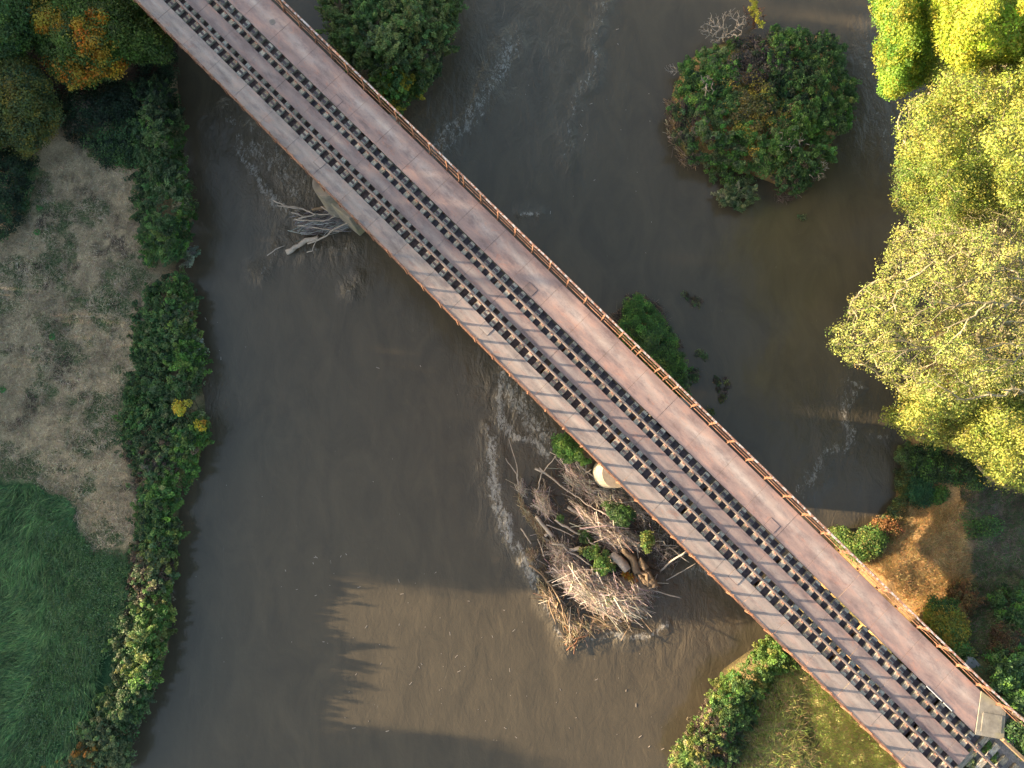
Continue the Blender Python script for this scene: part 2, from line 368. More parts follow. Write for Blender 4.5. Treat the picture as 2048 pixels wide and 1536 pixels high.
# ------------------------------------------------------------------ foliage builders
def leaf_mesh(name, pos, nrm, size, col, mat, parent, aspect=.62, axis_dir=None):
    """one folded rhombic leaf per point"""
    n = len(pos); nrm = nrm / (np.linalg.norm(nrm, axis=1, keepdims=True) + 1e-9)
    a = rng.normal(size=(n, 3)) if axis_dir is None else axis_dir + .45 * rng.normal(size=(n, 3))
    a -= nrm * (a * nrm).sum(1, keepdims=True); a /= np.linalg.norm(a, axis=1, keepdims=True) + 1e-9
    b = np.cross(nrm, a); s = size[:, None]
    up = nrm * s * .12
    V = np.stack([pos - a * s * .5, pos + b * s * aspect * .5 + up + a * s * .05, pos + a * s * .5, pos - b * s * aspect * .5 + up + a * s * .05], 1).reshape(-1, 3)
    F = np.arange(n * 4).reshape(n, 4)
    return mesh_np(name, V, F, mat, parent, col=np.repeat(col, 4, 0))
def palette(cols, n, jit=.22, wts=None):
    cols = np.array(cols); i = rng.choice(len(cols), n, p=wts)
    return cols[i] * (1 + jit * rng.normal(size=(n, 1))).clip(.4, 1.8) * (1 + .07 * rng.normal(size=(n, 3)))
def woody(name, base, targets, mat, parent, r_tip=.01, k=.9, step=.45, jit=.10, sides=5, rmax=.5, sag=.0, wb=.55):
    """a branching skeleton that grows from base to every target, radii by the number of twigs carried; returns nodes"""
    base = np.asarray(base, float); T = np.asarray(targets, float)
    T = T[np.argsort(np.linalg.norm(T - base, axis=1))]
    N = np.zeros((len(T) * 12 + 40, 3)); par = -np.ones(len(N), int); N[0] = base; cnt = 1
    for q in T:
        d = np.linalg.norm(N[:cnt] - q, axis=1)
        db = np.linalg.norm(N[:cnt] - base, axis=1); dq = np.linalg.norm(q - base)
        j = int(np.argmin(d + wb * db + 5 * (db > dq)))
        L = d[j]; m = int(max(1, min(10, math.ceil(L / step)))); p0 = N[j].copy(); pi = j
        up = np.array([0, 0, .12 * L])
        for s in range(1, m + 1):
            u = s / m; p = p0 * (1 - u) + q * u + up * (u * (1 - u) * 2) * (1 - sag * 2)
            if s < m: p = p + rng.normal(size=3) * jit * min(1, L)
            if cnt >= len(N): break
            N[cnt] = p; par[cnt] = pi; pi = cnt; cnt += 1
    N = N[:cnt]; par = par[:cnt]; w = np.zeros(cnt); hasch = np.zeros(cnt, bool); hasch[par[1:]] = True
    w[~hasch] = 1
    for i in range(cnt - 1, 0, -1): w[par[i]] += w[i]
    r = np.minimum(r_tip * w ** (.5 * k + .05), rmax)
    d = np.zeros_like(N); d[1:] = N[1:] - N[par[1:]]; d[0] = (0, 0, 1); d /= np.linalg.norm(d, axis=1, keepdims=True) + 1e-9
    ref = np.where(np.abs(d[:, 2:3]) < .95, np.array([[0, 0, 1.]]), np.array([[1., 0, 0]]))
    u = np.cross(d, ref); u /= np.linalg.norm(u, axis=1, keepdims=True); v = np.cross(d, u)
    an = np.arange(sides) * 2 * math.pi / sides
    V = N[:, None] + r[:, None, None] * (u[:, None] * np.cos(an)[None, :, None] + v[:, None] * np.sin(an)[None, :, None])
    i = np.arange(1, cnt); p = par[1:]; s = np.arange(sides); s2 = (s + 1) % sides
    F = np.stack([p[:, None] * sides + s, p[:, None] * sides + s2, i[:, None] * sides + s2, i[:, None] * sides + s], -1).reshape(-1, 4)
    mesh_np(name, V.reshape(-1, 3), F, mat, parent, smooth=True)
    return N
def bush(name, label, cat, poly, H, z0, n_clump, per, ls, cols, wts=None, seeds=None, r_cl=(.28, .5), edge=55, group=None, spray=0, stems=24,
         stem_mat=None, clumps=None, flat=.0, ground=False, hmin=.25):
    """a shrub whose outline is poly (photo px), H metres high over z0"""
    if clumps is None:
        q = sample_poly(poly, n_clump); q = q[fbm(q[:, 0] / 16., q[:, 1] / 16., 3 + len(label), 2) > .33]
        d = segdist(q[:, 0], q[:, 1], poly, True)
        prof = np.sqrt(np.clip(d / edge, 0, 1))
        lump = .4 + 1.1 * fbm(q[:, 0] / 20., q[:, 1] / 20., len(label), 3)
        hh = H * (hmin + (1 - hmin) * prof * lump * (1 - flat * rng.random(len(q))))
        z = z0 + hh; C = P(q[:, 0], q[:, 1], z)
        if ground:
            for _ in range(4):
                gz_ = ground_z(C[:, 0], C[:, 1]); C = P(q[:, 0], q[:, 1], gz_ + hh)
            z0 = float(gz_.mean())
    else: C = clumps
    n = len(C) * per; ci = np.repeat(np.arange(len(C)), per)
    rc = rng.uniform(r_cl[0], r_cl[1], len(C))[ci]
    o = rng.normal(size=(n, 3)); o /= np.linalg.norm(o, axis=1, keepdims=True); o[:, 2] = o[:, 2] * .75 + .1
    rr = rng.random(n) ** .45
    pos = C[ci] + o * (rc * rr)[:, None]
    if spray:
        sd = rng.normal(size=(len(C), 3)) * np.array([1, 1, .4]) + np.array([.2, .1, .75]); sd /= np.linalg.norm(sd, axis=1, keepdims=True)
        u = rng.random(n)
        pos = C[ci] + sd[ci] * (rc * 1.9 * (u - .25))[:, None] * spray + o * (rc * (.20 + .38 * (1 - u)))[:, None]
    nrm = o * .6 + np.array([0, 0, 1.1]) + .5 * rng.normal(size=(n, 3))
    cc = palette(cols, len(C), .26, wts)[ci] * (1 + .16 * rng.normal(size=(n, 1))).clip(.5, 1.6)
    cen = C.mean(0); root = empty(name, (cen[0], cen[1], z0), 0, label, cat, group)
    off = np.array([cen[0], cen[1], z0])
    leaf_mesh("foliage", pos - off, nrm, ls * rng.uniform(.65, 1.35, n), cc, M_LEAF, root)
    if stems:
        tg = C[rng.choice(len(C), min(stems, len(C)), replace=False)] - off
        woody("stem", (0, 0, -.3), tg, stem_mat or M_BARK, root, .012, sides=4, jit=.06)
    return root
def split_bush(poly, n_clump, seeds, name, cat, H, z0, per, ls, edge=55, group=None, **kw):
    q = sample_poly(poly, n_clump); q = q[fbm(q[:, 0] / 20., q[:, 1] / 20., 3, 2) > .30]; d = segdist(q[:, 0], q[:, 1], poly, True)
    prof = np.sqrt(np.clip(d / edge, 0, 1)); lump = .35 + 1.15 * fbm(q[:, 0] / 26., q[:, 1] / 26., 5, 3)
    C = P(q[:, 0], q[:, 1], z0 + H * (.22 + .78 * prof * lump))
    S = np.array([s[0] for s in seeds], float); j = np.argmin(np.hypot(q[:, None, 0] - S[None, :, 0] + 18 * rng.normal(size=(len(q), 1)), q[:, None, 1] - S[None, :, 1] + 18 * rng.normal(size=(len(q), 1))), axis=1)
    for i, s in enumerate(seeds):
        if (j == i).sum() < 3: continue
        k2 = dict(kw); k2.update(s[4] if len(s) > 4 else {})
        bush(name, s[2], cat, None, H, z0, 0, per, ls, s[3], clumps=C[j == i], group=group, **k2)
def tree(name, label, poly, zlo, zhi, base_px, zb, n_t, per, ls, cols, wts=None, mat=None, r_tip=.012, r_cl=.45, edge=110, group=None, bare=.0, k=.9, aspect=.62, jit=.1, cat="tree", low=.25, spread=1.0, cw=None, rmax=.5, up=.6, accent=None, wb=.55, lift=0):
    q = sample_poly(poly, n_t); d = segdist(q[:, 0], q[:, 1], poly, True)
    prof = np.sqrt(np.clip(d / edge, 0, 1)); lump = .35 + 1.15 * fbm(q[:, 0] / 42., q[:, 1] / 42., 8, 3)
    z = zlo + (zhi - zlo) * np.clip(prof * lump, 0, 1.15) * (1 - low * rng.random(n_t) ** 1.5)
    T = P(q[:, 0], q[:, 1], z); b = P(base_px[0], base_px[1], zb)
    lt = rng.random(n_t) >= bare; T[~lt, 2] += lift
    root = empty(name, tuple(b), 0, label, cat, group)
    woody("trunk", (0, 0, -.4), T - b, mat or M_BARK, root, r_tip, k, jit=jit, rmax=rmax, wb=wb)
    C = T[lt]; n = len(C) * per; ci = np.repeat(np.arange(len(C)), per)
    o = rng.normal(size=(n, 3)); o /= np.linalg.norm(o, axis=1, keepdims=True); o[:, 2] *= .8
    rc = rng.uniform(.6, 1.3, len(C))[ci] * r_cl
    pos = C[ci] + o * (rc * rng.random(n) ** .45)[:, None] * spread
    nrm = o * .7 + np.array([0, 0, up]) + .5 * rng.normal(size=(n, 3))
    base_c = palette(cols, len(C), .14, wts)
    if accent is not None:
        apts, ar, acol, aw = accent
        ad = np.min([np.hypot(q[lt, 0] - x, q[lt, 1] - y) for x, y in apts], axis=0)
        m = (ad < ar) & (rng.random(len(C)) < aw); base_c[m] = palette(acol, int(m.sum()), .15)
    cc = base_c[ci] * (1 + .16 * rng.normal(size=(n, 1))).clip(.5, 1.6)
    leaf_mesh("crown", pos - b, nrm, ls * rng.uniform(.65, 1.35, n), cc, M_LEAF, root, aspect)
    return root

# ------------------------------------------------------------------ the bridge (local frame: X along the track, Y across it)
NL, LI, LR, ML, MR, RR, RI, RO = [v - NC for v in (3.40, 4.48, 5.02, 5.34, 6.14, 6.53, 7.02, 8.72)]
T0, T1 = -38.0, T_END
BO = (nx * NC, ny * NC, 0.0)
bridge = empty("railway_bridge", BO, -TH, "old rusty steel railway bridge with steel plate walkways crossing the brown river", "railway bridge")
MP_L = mat_plate("walkway_steel_grey", (.285, .245, .225), (.345, .265, .235), (.41, .37, .335), (NL + LI) / 2 + .12, .16)
MP_M = mat_plate("walkway_steel_brown", (.20, .155, .15), (.265, .18, .16), (.295, .262, .248), (ML + MR) / 2, .3)
MP_R = mat_plate("walkway_steel_pink", (.265, .20, .19), (.35, .235, .205), (.46, .425, .40), (RI + RO) / 2 + .15, .5)
def strip_plates(y0, y1, t0, L, mat, tend, zz, slant=0):
    t = t0
    while t < tend:
        e = min(t + L, tend); m = MB(); j = random.uniform(-.004, .004); g = .006
        if slant and e >= tend: m.prism([(t + g, y0), (e + slant, y0), (e, y1), (t + g, y1)], zz - .012 + j, zz + j)
        else: m.prism([(t + g, y0), (e - g, y0), (e - g, y1), (t + g, y1)], zz - .012 + j, zz + j)
        m.build("walkway_plate", mat, bridge, .004); t = e
strip_plates(NL, LI, -29.18 - 2.1 * 4, 2.1, MP_L, 32.5, ZD)
strip_plates(ML, MR, -30.0 - 2.1 * 4, 2.1, MP_M, 25.45, ZD)
strip_plates(RI, RO, -28.1 - 2.1 * 4, 2.1, MP_R, 23.95, ZD, 1.05)
for x, y, m, dx, dy, on in [(-6.0, 7.32, MP_M, .30, .24, 1), (-6.14, 4.22, MP_L, .30, .24, 1), (-18.91, 4.23, MP_L, .26, .22, 1), (-20.85, 7.28, MP_R, .26, .22, 1), (11.27, 7.35, MP_R, .3, .25, 1), (11.72, 4.2, MP_L, .3, .25, 1)]:
    y -= NC
    MB().box(x - dx - .018, x + dx + .018, y - dy - .018, y + dy + .018, ZD + .004, ZD + .008).build("hatch_frame", M_DARKP, bridge)
    MB().box(x - dx, x + dx, y - dy, y + dy, ZD + .008, ZD + .020).build("hatch_cover", m, bridge, .003)
sx_, sy_ = tn(545, 44); sy_ -= NC
m = MB(); m.prism([(sx_ + .19 * math.cos(a) * random.uniform(.85, 1.1), sy_ + .17 * math.sin(a) * random.uniform(.85, 1.1)) for a in np.arange(14) * 2 * math.pi / 14], ZD + .003, ZD + .008)
m.build("patch_plate", mat_rust("patch_grey", (.12, .11, .11), (.16, .15, .15), (.2, .19, .18)), bridge)
MB().box(21.9, 22.9, RI - .03, RI + .01, ZD + .0, ZD + .03).build("cover_strip", mat_rust("white_strip", (.7, .7, .68), (.8, .8, .78), (.85, .85, .83)), bridge)
MB().box(23.0, 23.55, RI - .03, RI + .01, ZD + .0, ZD + .03).build("cover_strip", bpy.data.materials["white_strip"], bridge)
t = T0
while t < 25.5:   # dark plates closing the two rail troughs
    for y0, y1, mt in ((LI + .02, LR - .05, M_REDP if t < -2 else M_DARKP), (LR - .05, ML, M_REDP if t < -14 or -9 < t < -4 else M_DARKP), (MR, RR + .05, M_DARKP if t > -24 else M_REDP), (RR + .05, RI - .05, M_DARKP if t > -21 else M_REDP)):
        MB().box(t + .01, min(t + 5.08 - .12, 25.5), y0, y1, ZD - .26, ZD - .24).build("trough_plate", mt, bridge)
    t += 5.08
for y in (NL + .5, LR, RR, RO - .3):   # plate girders: web and flanges
    m = MB(); te = 24.6
    m.box(T0, te, y - .02, y + .02, 4.12, ZD - .33)
    for zz in (4.1, ZD - .33): m.box(T0, te, y - .14, y + .14, zz, zz + .03)
    for q in np.arange(T0 + .6, te, 1.27): m.box(q, q + .02, y - .12, y + .12, 4.13, ZD - .33)
    m.build("girder", M_GIRDER, bridge)
for q in np.arange(T0 + .3, 25, 2.54):
    MB().box(q - .08, q + .08, NL + .02, RO - .02, ZD - .32, ZD - .28).build("cross_beam", M_GIRDER, bridge)
for y, s in ((NL, -1), (RO, 1)):   # edge angles carrying the walkways
    m = MB(); m.box(T0, 24.6 if s > 0 else 32.5, y - .02, y + .02, ZD - .16, ZD - .016); m.build("edge_angle", M_GIRDER, bridge)
def pier(t, n0, n1, r, rt, extra=None):
    m = MB(); N = 12; lo = []; hi = []
    for (c, a0) in ((n0 - NC, math.pi), (n1 - NC, 0)):
        for i in range(N + 1):
            a = a0 + math.pi * i / N; lo.append((t + r * math.cos(a), c + r * math.sin(a))); hi.append((t + rt * math.cos(a), c + rt * math.sin(a)))
    n = len(lo); m.add([(x, y, -2.2) for x, y in lo] + [(x, y, 4.0) for x, y in hi], [tuple(range(n, 2 * n))] + [(i, (i + 1) % n, n + (i + 1) % n, n + i) for i in range(n)])
    hi2 = [(t + (x - t) * 1.0, y) for x, y in hi]
    m.build("pier", M_CONC, bridge, smooth=False)
pier(-19.2, 3.95, 8.8, .95, .80); pier(4.2, 3.9, 8.8, .98, .78)
m = MB(); m.prism([(-18.6, 3.35 - NC), (-17.1, 3.5 - NC), (-17.1, 8.4 - NC), (-18.6, 8.4 - NC)], -2.2, 3.0); m.build("pier_footing", M_CONC, bridge, .05)

MB().box(24.3, 26.5, 2.9 - NC, 8.6 - NC, -1, 6.1).build("abutment", M_CONCD, bridge, .03)

track = empty("railway_track", BO, -TH, "single railway track of worn steel rails on grey timber sleepers along the bridge", "railway track")
for y in (LR, RR):   # rail profile
    h, w2, f = ZD + .13, .036, .07
    pr = [(-f, ZD - .03), (f, ZD - .03), (f, ZD - .015), (.01, ZD + .0), (.01, h - .04), (w2, h - .035), (w2, h - .006), (w2 - .008, h), (-w2 + .008, h), (-w2, h - .006), (-w2, h - .035), (-.01, h - .04), (-.01, ZD), (-f, ZD - .015)]
    k = len(pr); m = MB(); t0, t1 = T0, 34.0
    m.add([(t0, y + a, b) for a, b in pr] + [(t1, y + a, b) for a, b in pr], [(i, (i + 1) % k, k + (i + 1) % k, k + i) for i in range(k)] + [tuple(range(k))[::-1], tuple(range(k, 2 * k))])
    m.build("rail", M_RAIL, track)
nslp = 0; t = -30.87 - .635 * 6
while t < 31.5 and nslp < 100:
    off = t > 25.3
    jx, jr = random.uniform(-.012, .012), random.uniform(-.01, .01); a0, a1 = LI + .0 + random.uniform(0, .03), RI - random.uniform(0, .04)
    if off: a0, a1 = a0 + .1, a1 + random.uniform(.25, .5); jr = random.uniform(-.05, .05)
    wd = random.uniform(.128, .15); z = ZD - .05 + random.uniform(-.008, .004) - (.06 if off else 0)
    m = MB()
    m.prism([(t + jx - wd - jr, a0), (t + jx + wd - jr, a0), (t + jx + wd + jr, a1), (t + jx - wd + jr, a1)], z - .18, z)
    s = m.build("sleeper", M_TIMBER, track, .012)
    for (rc, sd) in ((LR, 1), (RR, -1)):
        zz = z + .008; dk = MB()
        dk.box(t + jx - .10, t + jx + .10, rc - .11, rc + .11, z - .002, zz + .012); nf = 6
        for bx, by in ((-.055, -.095), (.055, -.10), (.0, .095)):
            dk.box(t + jx + bx - .022, t + jx + bx + .022, rc + by - .022, rc + by + .022, zz + .0, zz + .05)
        ob = dk.build("rail_chair", M_CHAIR, s); ob.data.materials.append(M_BOLT)
        for p in ob.data.polygons:
            if p.index >= nf: p.material_index = 1
        o1, o2 = (LI + .17, LI + .29) if sd > 0 else (RI - .31, RI - .17)
        MB().box(t + jx - wd * .9, t + jx + wd * .9, o1, o2, z - .002, z + .01).build("strap", M_DARKP, s)
    nslp += 1; t += .635
def railing(label, y, t0, t1, extra, top_m, lean=0.0):
    r = empty("railing", BO, -TH, label, "railing", "railings along both edges of the bridge")
    def lx(q, z0, z1, yy, wd, mt, nm):
        m = MB(); q0 = q
        while q0 < t1:
            q1 = min(q0 + 3.87, t1); dy = random.uniform(-.012, .012); m = MB(); m.box(q0 + .01, q1 - .01, yy + dy - wd, yy + dy + wd, z0, z1); m.build(nm, mt, r); q0 = q1
    big = y > 0; H = 1.12 if big else .95
    lx(t0, ZD + H + .012, ZD + H + .026, y, .045 if big else .022, top_m, "top_rail"); lx(t0, ZD + H - .03, ZD + H + .01, y + (.05 if big else .01), .008, M_RAILING, "top_angle")
    lx(t0, ZD + .56, ZD + .575, y - .01, .018, M_RAILING, "middle_rail"); lx(t0, ZD + .0, ZD + (.10 if big else .05), y, .01, M_RAILING, "lower_rail")
    q = .37 - 1.29 * int((.37 - t0) / 1.29)
    ps = [q + 1.29 * i for i in range(int((t1 - q) / 1.29) + 1)] + extra
    for q in ps:
        if q > t1: continue
        m = MB(); s = 1 if y > 0 else -1
        m.box(q - .04, q + .04, y - .012 - .03, y + .012 - .03, ZD - .28, ZD + H); m.box(q - .04, q - .028, y - .03, y + .05, ZD - .28, ZD + H)
        m.box(q - .022, q + .022, min(y - .03, y - s * .14), max(y - .03, y - s * .14), ZD + .012, ZD + .026)
        m.add([(q - .01, y - s * .03, ZD + .03), (q - .01, y - s * .12, ZD + .03), (q - .01, y - s * .03, ZD + .32), (q + .01, y - s * .03, ZD + .03), (q + .01, y - s * .12, ZD + .03), (q + .01, y - s * .03, ZD + .32)], [(0, 1, 2), (3, 5, 4), (0, 3, 4, 1), (1, 4, 5, 2), (2, 5, 3, 0)])
        m.build("post", M_RAILING, r)
    return r
railing("long rusty steel railing with worn white top bar beside the wide walkway", RO + .15, T0, 26.1, [.0, 2.24, 2.6 - .37 + .02, -12.9], M_RAILTOP)
railing("thin orange rusty railing along the narrow pale walkway of the bridge", NL - .05, T0, 32.5, [], M_RAILING)

def px_prism(name, pts, z0, z1, mat, label, cat, bevel=.03, ztop=None):
    W = [P(x, y, z1) for x, y in pts]; c = np.mean(W, 0); m = MB(); m.prism([(q[0] - c[0], q[1] - c[1]) for q in W][::-1], 0, z1 - z0)
    if label is None: return m, c
    o = m.build(name, mat, None, bevel); o.location = (c[0], c[1], z0); tag(o, label, cat); return o
o = px_prism("concrete_slab", [(1962, 1381), (2013, 1418), (2009, 1480), (1950, 1470)], 6.2, ZD + .02, M_CONC, "pale flat concrete slab at the bridge end beside the wide walkway", "slab")
c2 = MB(); W = [P(x, y, ZD + .03) for x, y in [(1966, 1424), (2005, 1431), (2002, 1467), (1961, 1462)]]
c2.prism([(q[0] - o.location.x, q[1] - o.location.y) for q in W][::-1], ZD + .02 - 6.2, ZD + .05 - 6.2); c2.build("raised_panel", M_CONC, o, .01)
px_prism("wing_wall", [(1938, 1313), (1948, 1315), (1981, 1350), (1977, 1374), (1958, 1372), (1930, 1330)], 0.6, 5.2, M_CONCD, "dark grey concrete wing wall below the end of the wide walkway", "wall", .05)
def beam(a, b, za, zb, w, h, mat, label, cat, name):
    A, B = Vector(P(*a, za)), Vector(P(*b, zb)); d = B - A; L = d.length; m = MB()
    m.box(0, L, -w / 2, w / 2, -h, 0); o = m.build(name, mat, None, .015); o.matrix_world = Matrix.Translation(A) @ d.to_track_quat('X', 'Z').to_matrix().to_4x4(); return tag(o, label, cat)
beam((2008, 1480), (2070, 1538), 6.95, 6.95, .16, .25, M_WOODB, "long pale timber beam lying at the gravel edge past the concrete slab", "beam", "timber_beam")
beam((2026, 1424), (2080, 1462), 6.9, 6.9, .18, .2, M_WOODB, "short pale timber beam at the end of the white topped railing", "beam", "timber_beam")

# ------------------------------------------------------------------ driftwood
def limb(name, label, pts, r0, r1, mat=None, origin=(980, 850), sc=3.338, z0=.25, z1=.6, cat="branch", group=None, forks=(), sub="side_branch"):
    """a bare limb along the polyline pts (crop px), its radius falling from r0 to r1"""
    Q = [P(origin[0] + x / sc, origin[1] + y / sc, z0 + (z1 - z0) * i / max(1, len(pts) - 1)) for i, (x, y) in enumerate(pts)]
    root = empty(name, tuple(Q[0]), 0, label, cat, group)
    def sweep(Q, r0, r1, nm, par):
        R = []
        for i in range(len(Q) - 1):
            k = max(2, int(np.linalg.norm(Q[i + 1] - Q[i]) / .25))
            for j in range(k): R.append(Q[i] * (1 - j / k) + Q[i + 1] * j / k)
        R.append(Q[-1]); R = np.array(R); n = len(R); s = 8
        R[1:-1] += rng.normal(size=(n - 2, 3)) * min(.03, .25 * r0 + .008)
        rr = (r0 + (r1 - r0) * np.linspace(0, 1, n)) * (1 + .09 * rng.normal(size=n)); d = np.gradient(R, axis=0); d /= np.linalg.norm(d, axis=1, keepdims=True)
        u = np.cross(d, [0, 0, 1.]); u /= np.linalg.norm(u, axis=1, keepdims=True) + 1e-9; v = np.cross(d, u); an = np.arange(s) * 2 * math.pi / s
        lump = 1 + .12 * rng.normal(size=(n, s))
        V = (R[:, None] + (rr[:, None] * lump)[:, :, None] * (u[:, None] * np.cos(an)[None, :, None] + v[:, None] * np.sin(an)[None, :, None])).reshape(-1, 3) - Q0
        F = [(a * s + b, a * s + (b + 1) % s, (a + 1) * s + (b + 1) % s, (a + 1) * s + b) for a in range(n - 1) for b in range(s)]
        me = bpy.data.meshes.new(nm); me.from_pydata([tuple(x) for x in V], [], F + [tuple(range(s))[::-1], tuple(range((n - 1) * s, n * s))])
        for p in me.polygons: p.use_smooth = True
        me.materials.append(mat or M_WOODW); ob = bpy.data.objects.new(nm, me); COL.objects.link(ob); ob.parent = par
    Q0 = Q[0]; sweep(Q, r0 * .88, r1 * .88, "wood", root)
    for f in forks:
        FQ = [P(origin[0] + x / sc, origin[1] + y / sc, z0 + (z1 - z0) * .6 + .05 * i) for i, (x, y) in enumerate(f)]
        sweep(FQ, r0 * .6 if r0 < .1 else r0 * .35, r1 * .8, sub, root)
    return root
G2 = "loose branches of the big driftwood pile"
L2 = [
 ("branch", "pale forked branch sticking up from the top corner of the big driftwood pile", [(190, 395), (180, 330), (105, 222)], .05, .02, None, .2, 1.3, [[(185, 345), (180, 270), (125, 93)]]),
 ("branch", "crooked grey branch leaning towards the small bush by the round pier", [(318, 435), (345, 330), (395, 265), (447, 198)], .045, .025, None, .2, 1.2, []),
 ("branch", "long thin branch running down from the splintered tip under the small bush", [(300, 290), (370, 320), (410, 355), (520, 440), (700, 560), (822, 612)], .07, .03, None, .5, .7, [[(370, 320), (330, 285)]]),
 ("branch", "forked branch lying against the foot of the round pier", [(545, 200), (600, 270), (690, 345), (765, 388)], .07, .03, None, .5, .6, [[(600, 345), (640, 320), (678, 296)]]),
 ("log", "thick grey log half in the dark water pool of the pile", [(520, 545), (580, 590), (655, 655)], .13, .10, None, .15, .4, []),
 ("branch", "long bent pale branch above the small green tuft of the pile", [(435, 632), (540, 700), (640, 750), (662, 782), (740, 808)], .08, .045, None, .5, .8, []),
 ("branch", "thin curved branch across the middle of the driftwood pile", [(665, 640), (690, 700), (760, 745), (822, 765)], .04, .03, None, .7, .9, []),
 ("log", "short thick pale log lying crosswise left of the green shrub", [(528, 832), (620, 824), (715, 826)], .115, .10, None, .5, .8, []),
 ("log", "thickest pale broken trunk beside the green shrub on the pile", [(812, 858), (860, 905), (918, 972)], .30, .26, None, .6, .9, []),
 ("log", "brown rounded trunk with torn roots right of the thickest pale trunk", [(880, 832), (950, 895), (985, 985)], .19, .26, M_WOODB, .7, .7, [[(985, 985), (1030, 1045), (1112, 1060)], [(1000, 940), (1060, 990), (1100, 1080)], [(960, 960), (1040, 1000), (1060, 1075)], [(990, 950), (1010, 900), (1040, 960)]]),
 ("log", "thick pale log with a forked foot near the left rim of the pile", [(308, 610), (345, 660), (418, 742)], .11, .13, None, .25, .5, [[(400, 720), (365, 740)]]),
 ("branch", "straight thin pale branch below the small green tuft", [(375, 665), (470, 700), (562, 748)], .04, .03, None, .5, .6, []),
 ("branch", "kinked white branch curving under the short crosswise log", [(413, 793), (485, 795), (520, 840), (600, 880), (680, 942)], .05, .04, None, .6, .8, []),
 ("branch", "long sunlit pole along the lower left rim of the pile", [(262, 935), (350, 1000), (420, 1090), (470, 1170), (507, 1322)], .065, .04, M_WOODB, .2, .5, []),
 ("branch", "dark bent branch beside the long sunlit pole", [(340, 975), (400, 1100), (445, 1210), (440, 1250)], .05, .03, M_WOODB, .3, .4, []),
 ("branch", "short pale pole with its foot in the water at the lower left rim", [(385, 1125), (408, 1240), (442, 1335)], .06, .04, M_WOODB, .1, .4, []),
 ("branch", "long pale branch slanting through the lower twig heap", [(880, 1312), (760, 1250), (640, 1180), (560, 1095)], .05, .03, None, .5, .9, []),
 ("branch", "brown branch along the lowest edge of the driftwood pile", [(622, 1265), (720, 1300), (838, 1366)], .05, .035, M_WOODB, .2, .4, []),
 ("branch", "brown crooked stick poking into the water at the lowest edge", [(940, 1325), (905, 1390), (876, 1440)], .04, .03, M_WOODB, .1, .5, []),
 ("branch", "white branch pointing out over the water at the right tip of the pile", [(1005, 1090), (1130, 1115), (1200, 1140), (1277, 1155)], .06, .03, None, .4, .6, []),
 ("branch", "grey pole leaning from the water up to the bridge edge", [(1138, 975), (1200, 920), (1310, 845)], .07, .05, None, .1, 1.2, []),
 ("branch", "thin curved white branch over the open water beside the bridge edge", [(1175, 1037), (1260, 990), (1372, 925)], .035, .025, None, .1, .6, []),
 ("branch", "thin bowed branch in the shade under the bridge edge", [(1130, 780), (1220, 830), (1275, 880), (1330, 918)], .035, .025, None, .3, .6, []),
 ("branch", "pale pointed snag in the foam left of the pile", [(204, 688), (240, 742), (275, 792)], .05, .03, None, .05, .5, []),
 ("branch", "small curved branch standing in the water left of the twigs", [(318, 760), (345, 830), (362, 882)], .035, .03, None, .1, .5, []),
 ("branch", "reddish wet stick at the lowest tip of the driftwood", [(500, 1470), (560, 1430), (662, 1400)], .04, .025, M_TWIGR, .05, .3, []),
 ("branch", "short orange stick crossing at the lowest tip of the driftwood", [(512, 1505), (565, 1462), (585, 1425)], .045, .03, M_TWIGR, .05, .3, []),
 ("branch", "dark sunken branch end at the very bottom of the driftwood", [(500, 1340), (540, 1400), (580, 1450), (560, 1530)], .05, .04, M_TWIGR, .02, .2, []),
 ("branch", "pale branch across the shaded twigs near the bridge edge", [(1080, 780), (1160, 778), (1170, 798)], .04, .02, None, .5, .7, []),
 ("branch", "long thin white branch right of the yellow green sprig", [(1085, 800), (1180, 805), (1250, 803)], .035, .02, None, .4, .6, [])]
for nm, lb, pts, r0, r1, mt, za, zb, fk in L2: limb(nm, lb, pts, r0, r1, mt, z0=za, z1=zb, cat="log" if nm == "log" else "branch", group=G2, forks=fk)
G1 = "loose branches against the upstream pier"
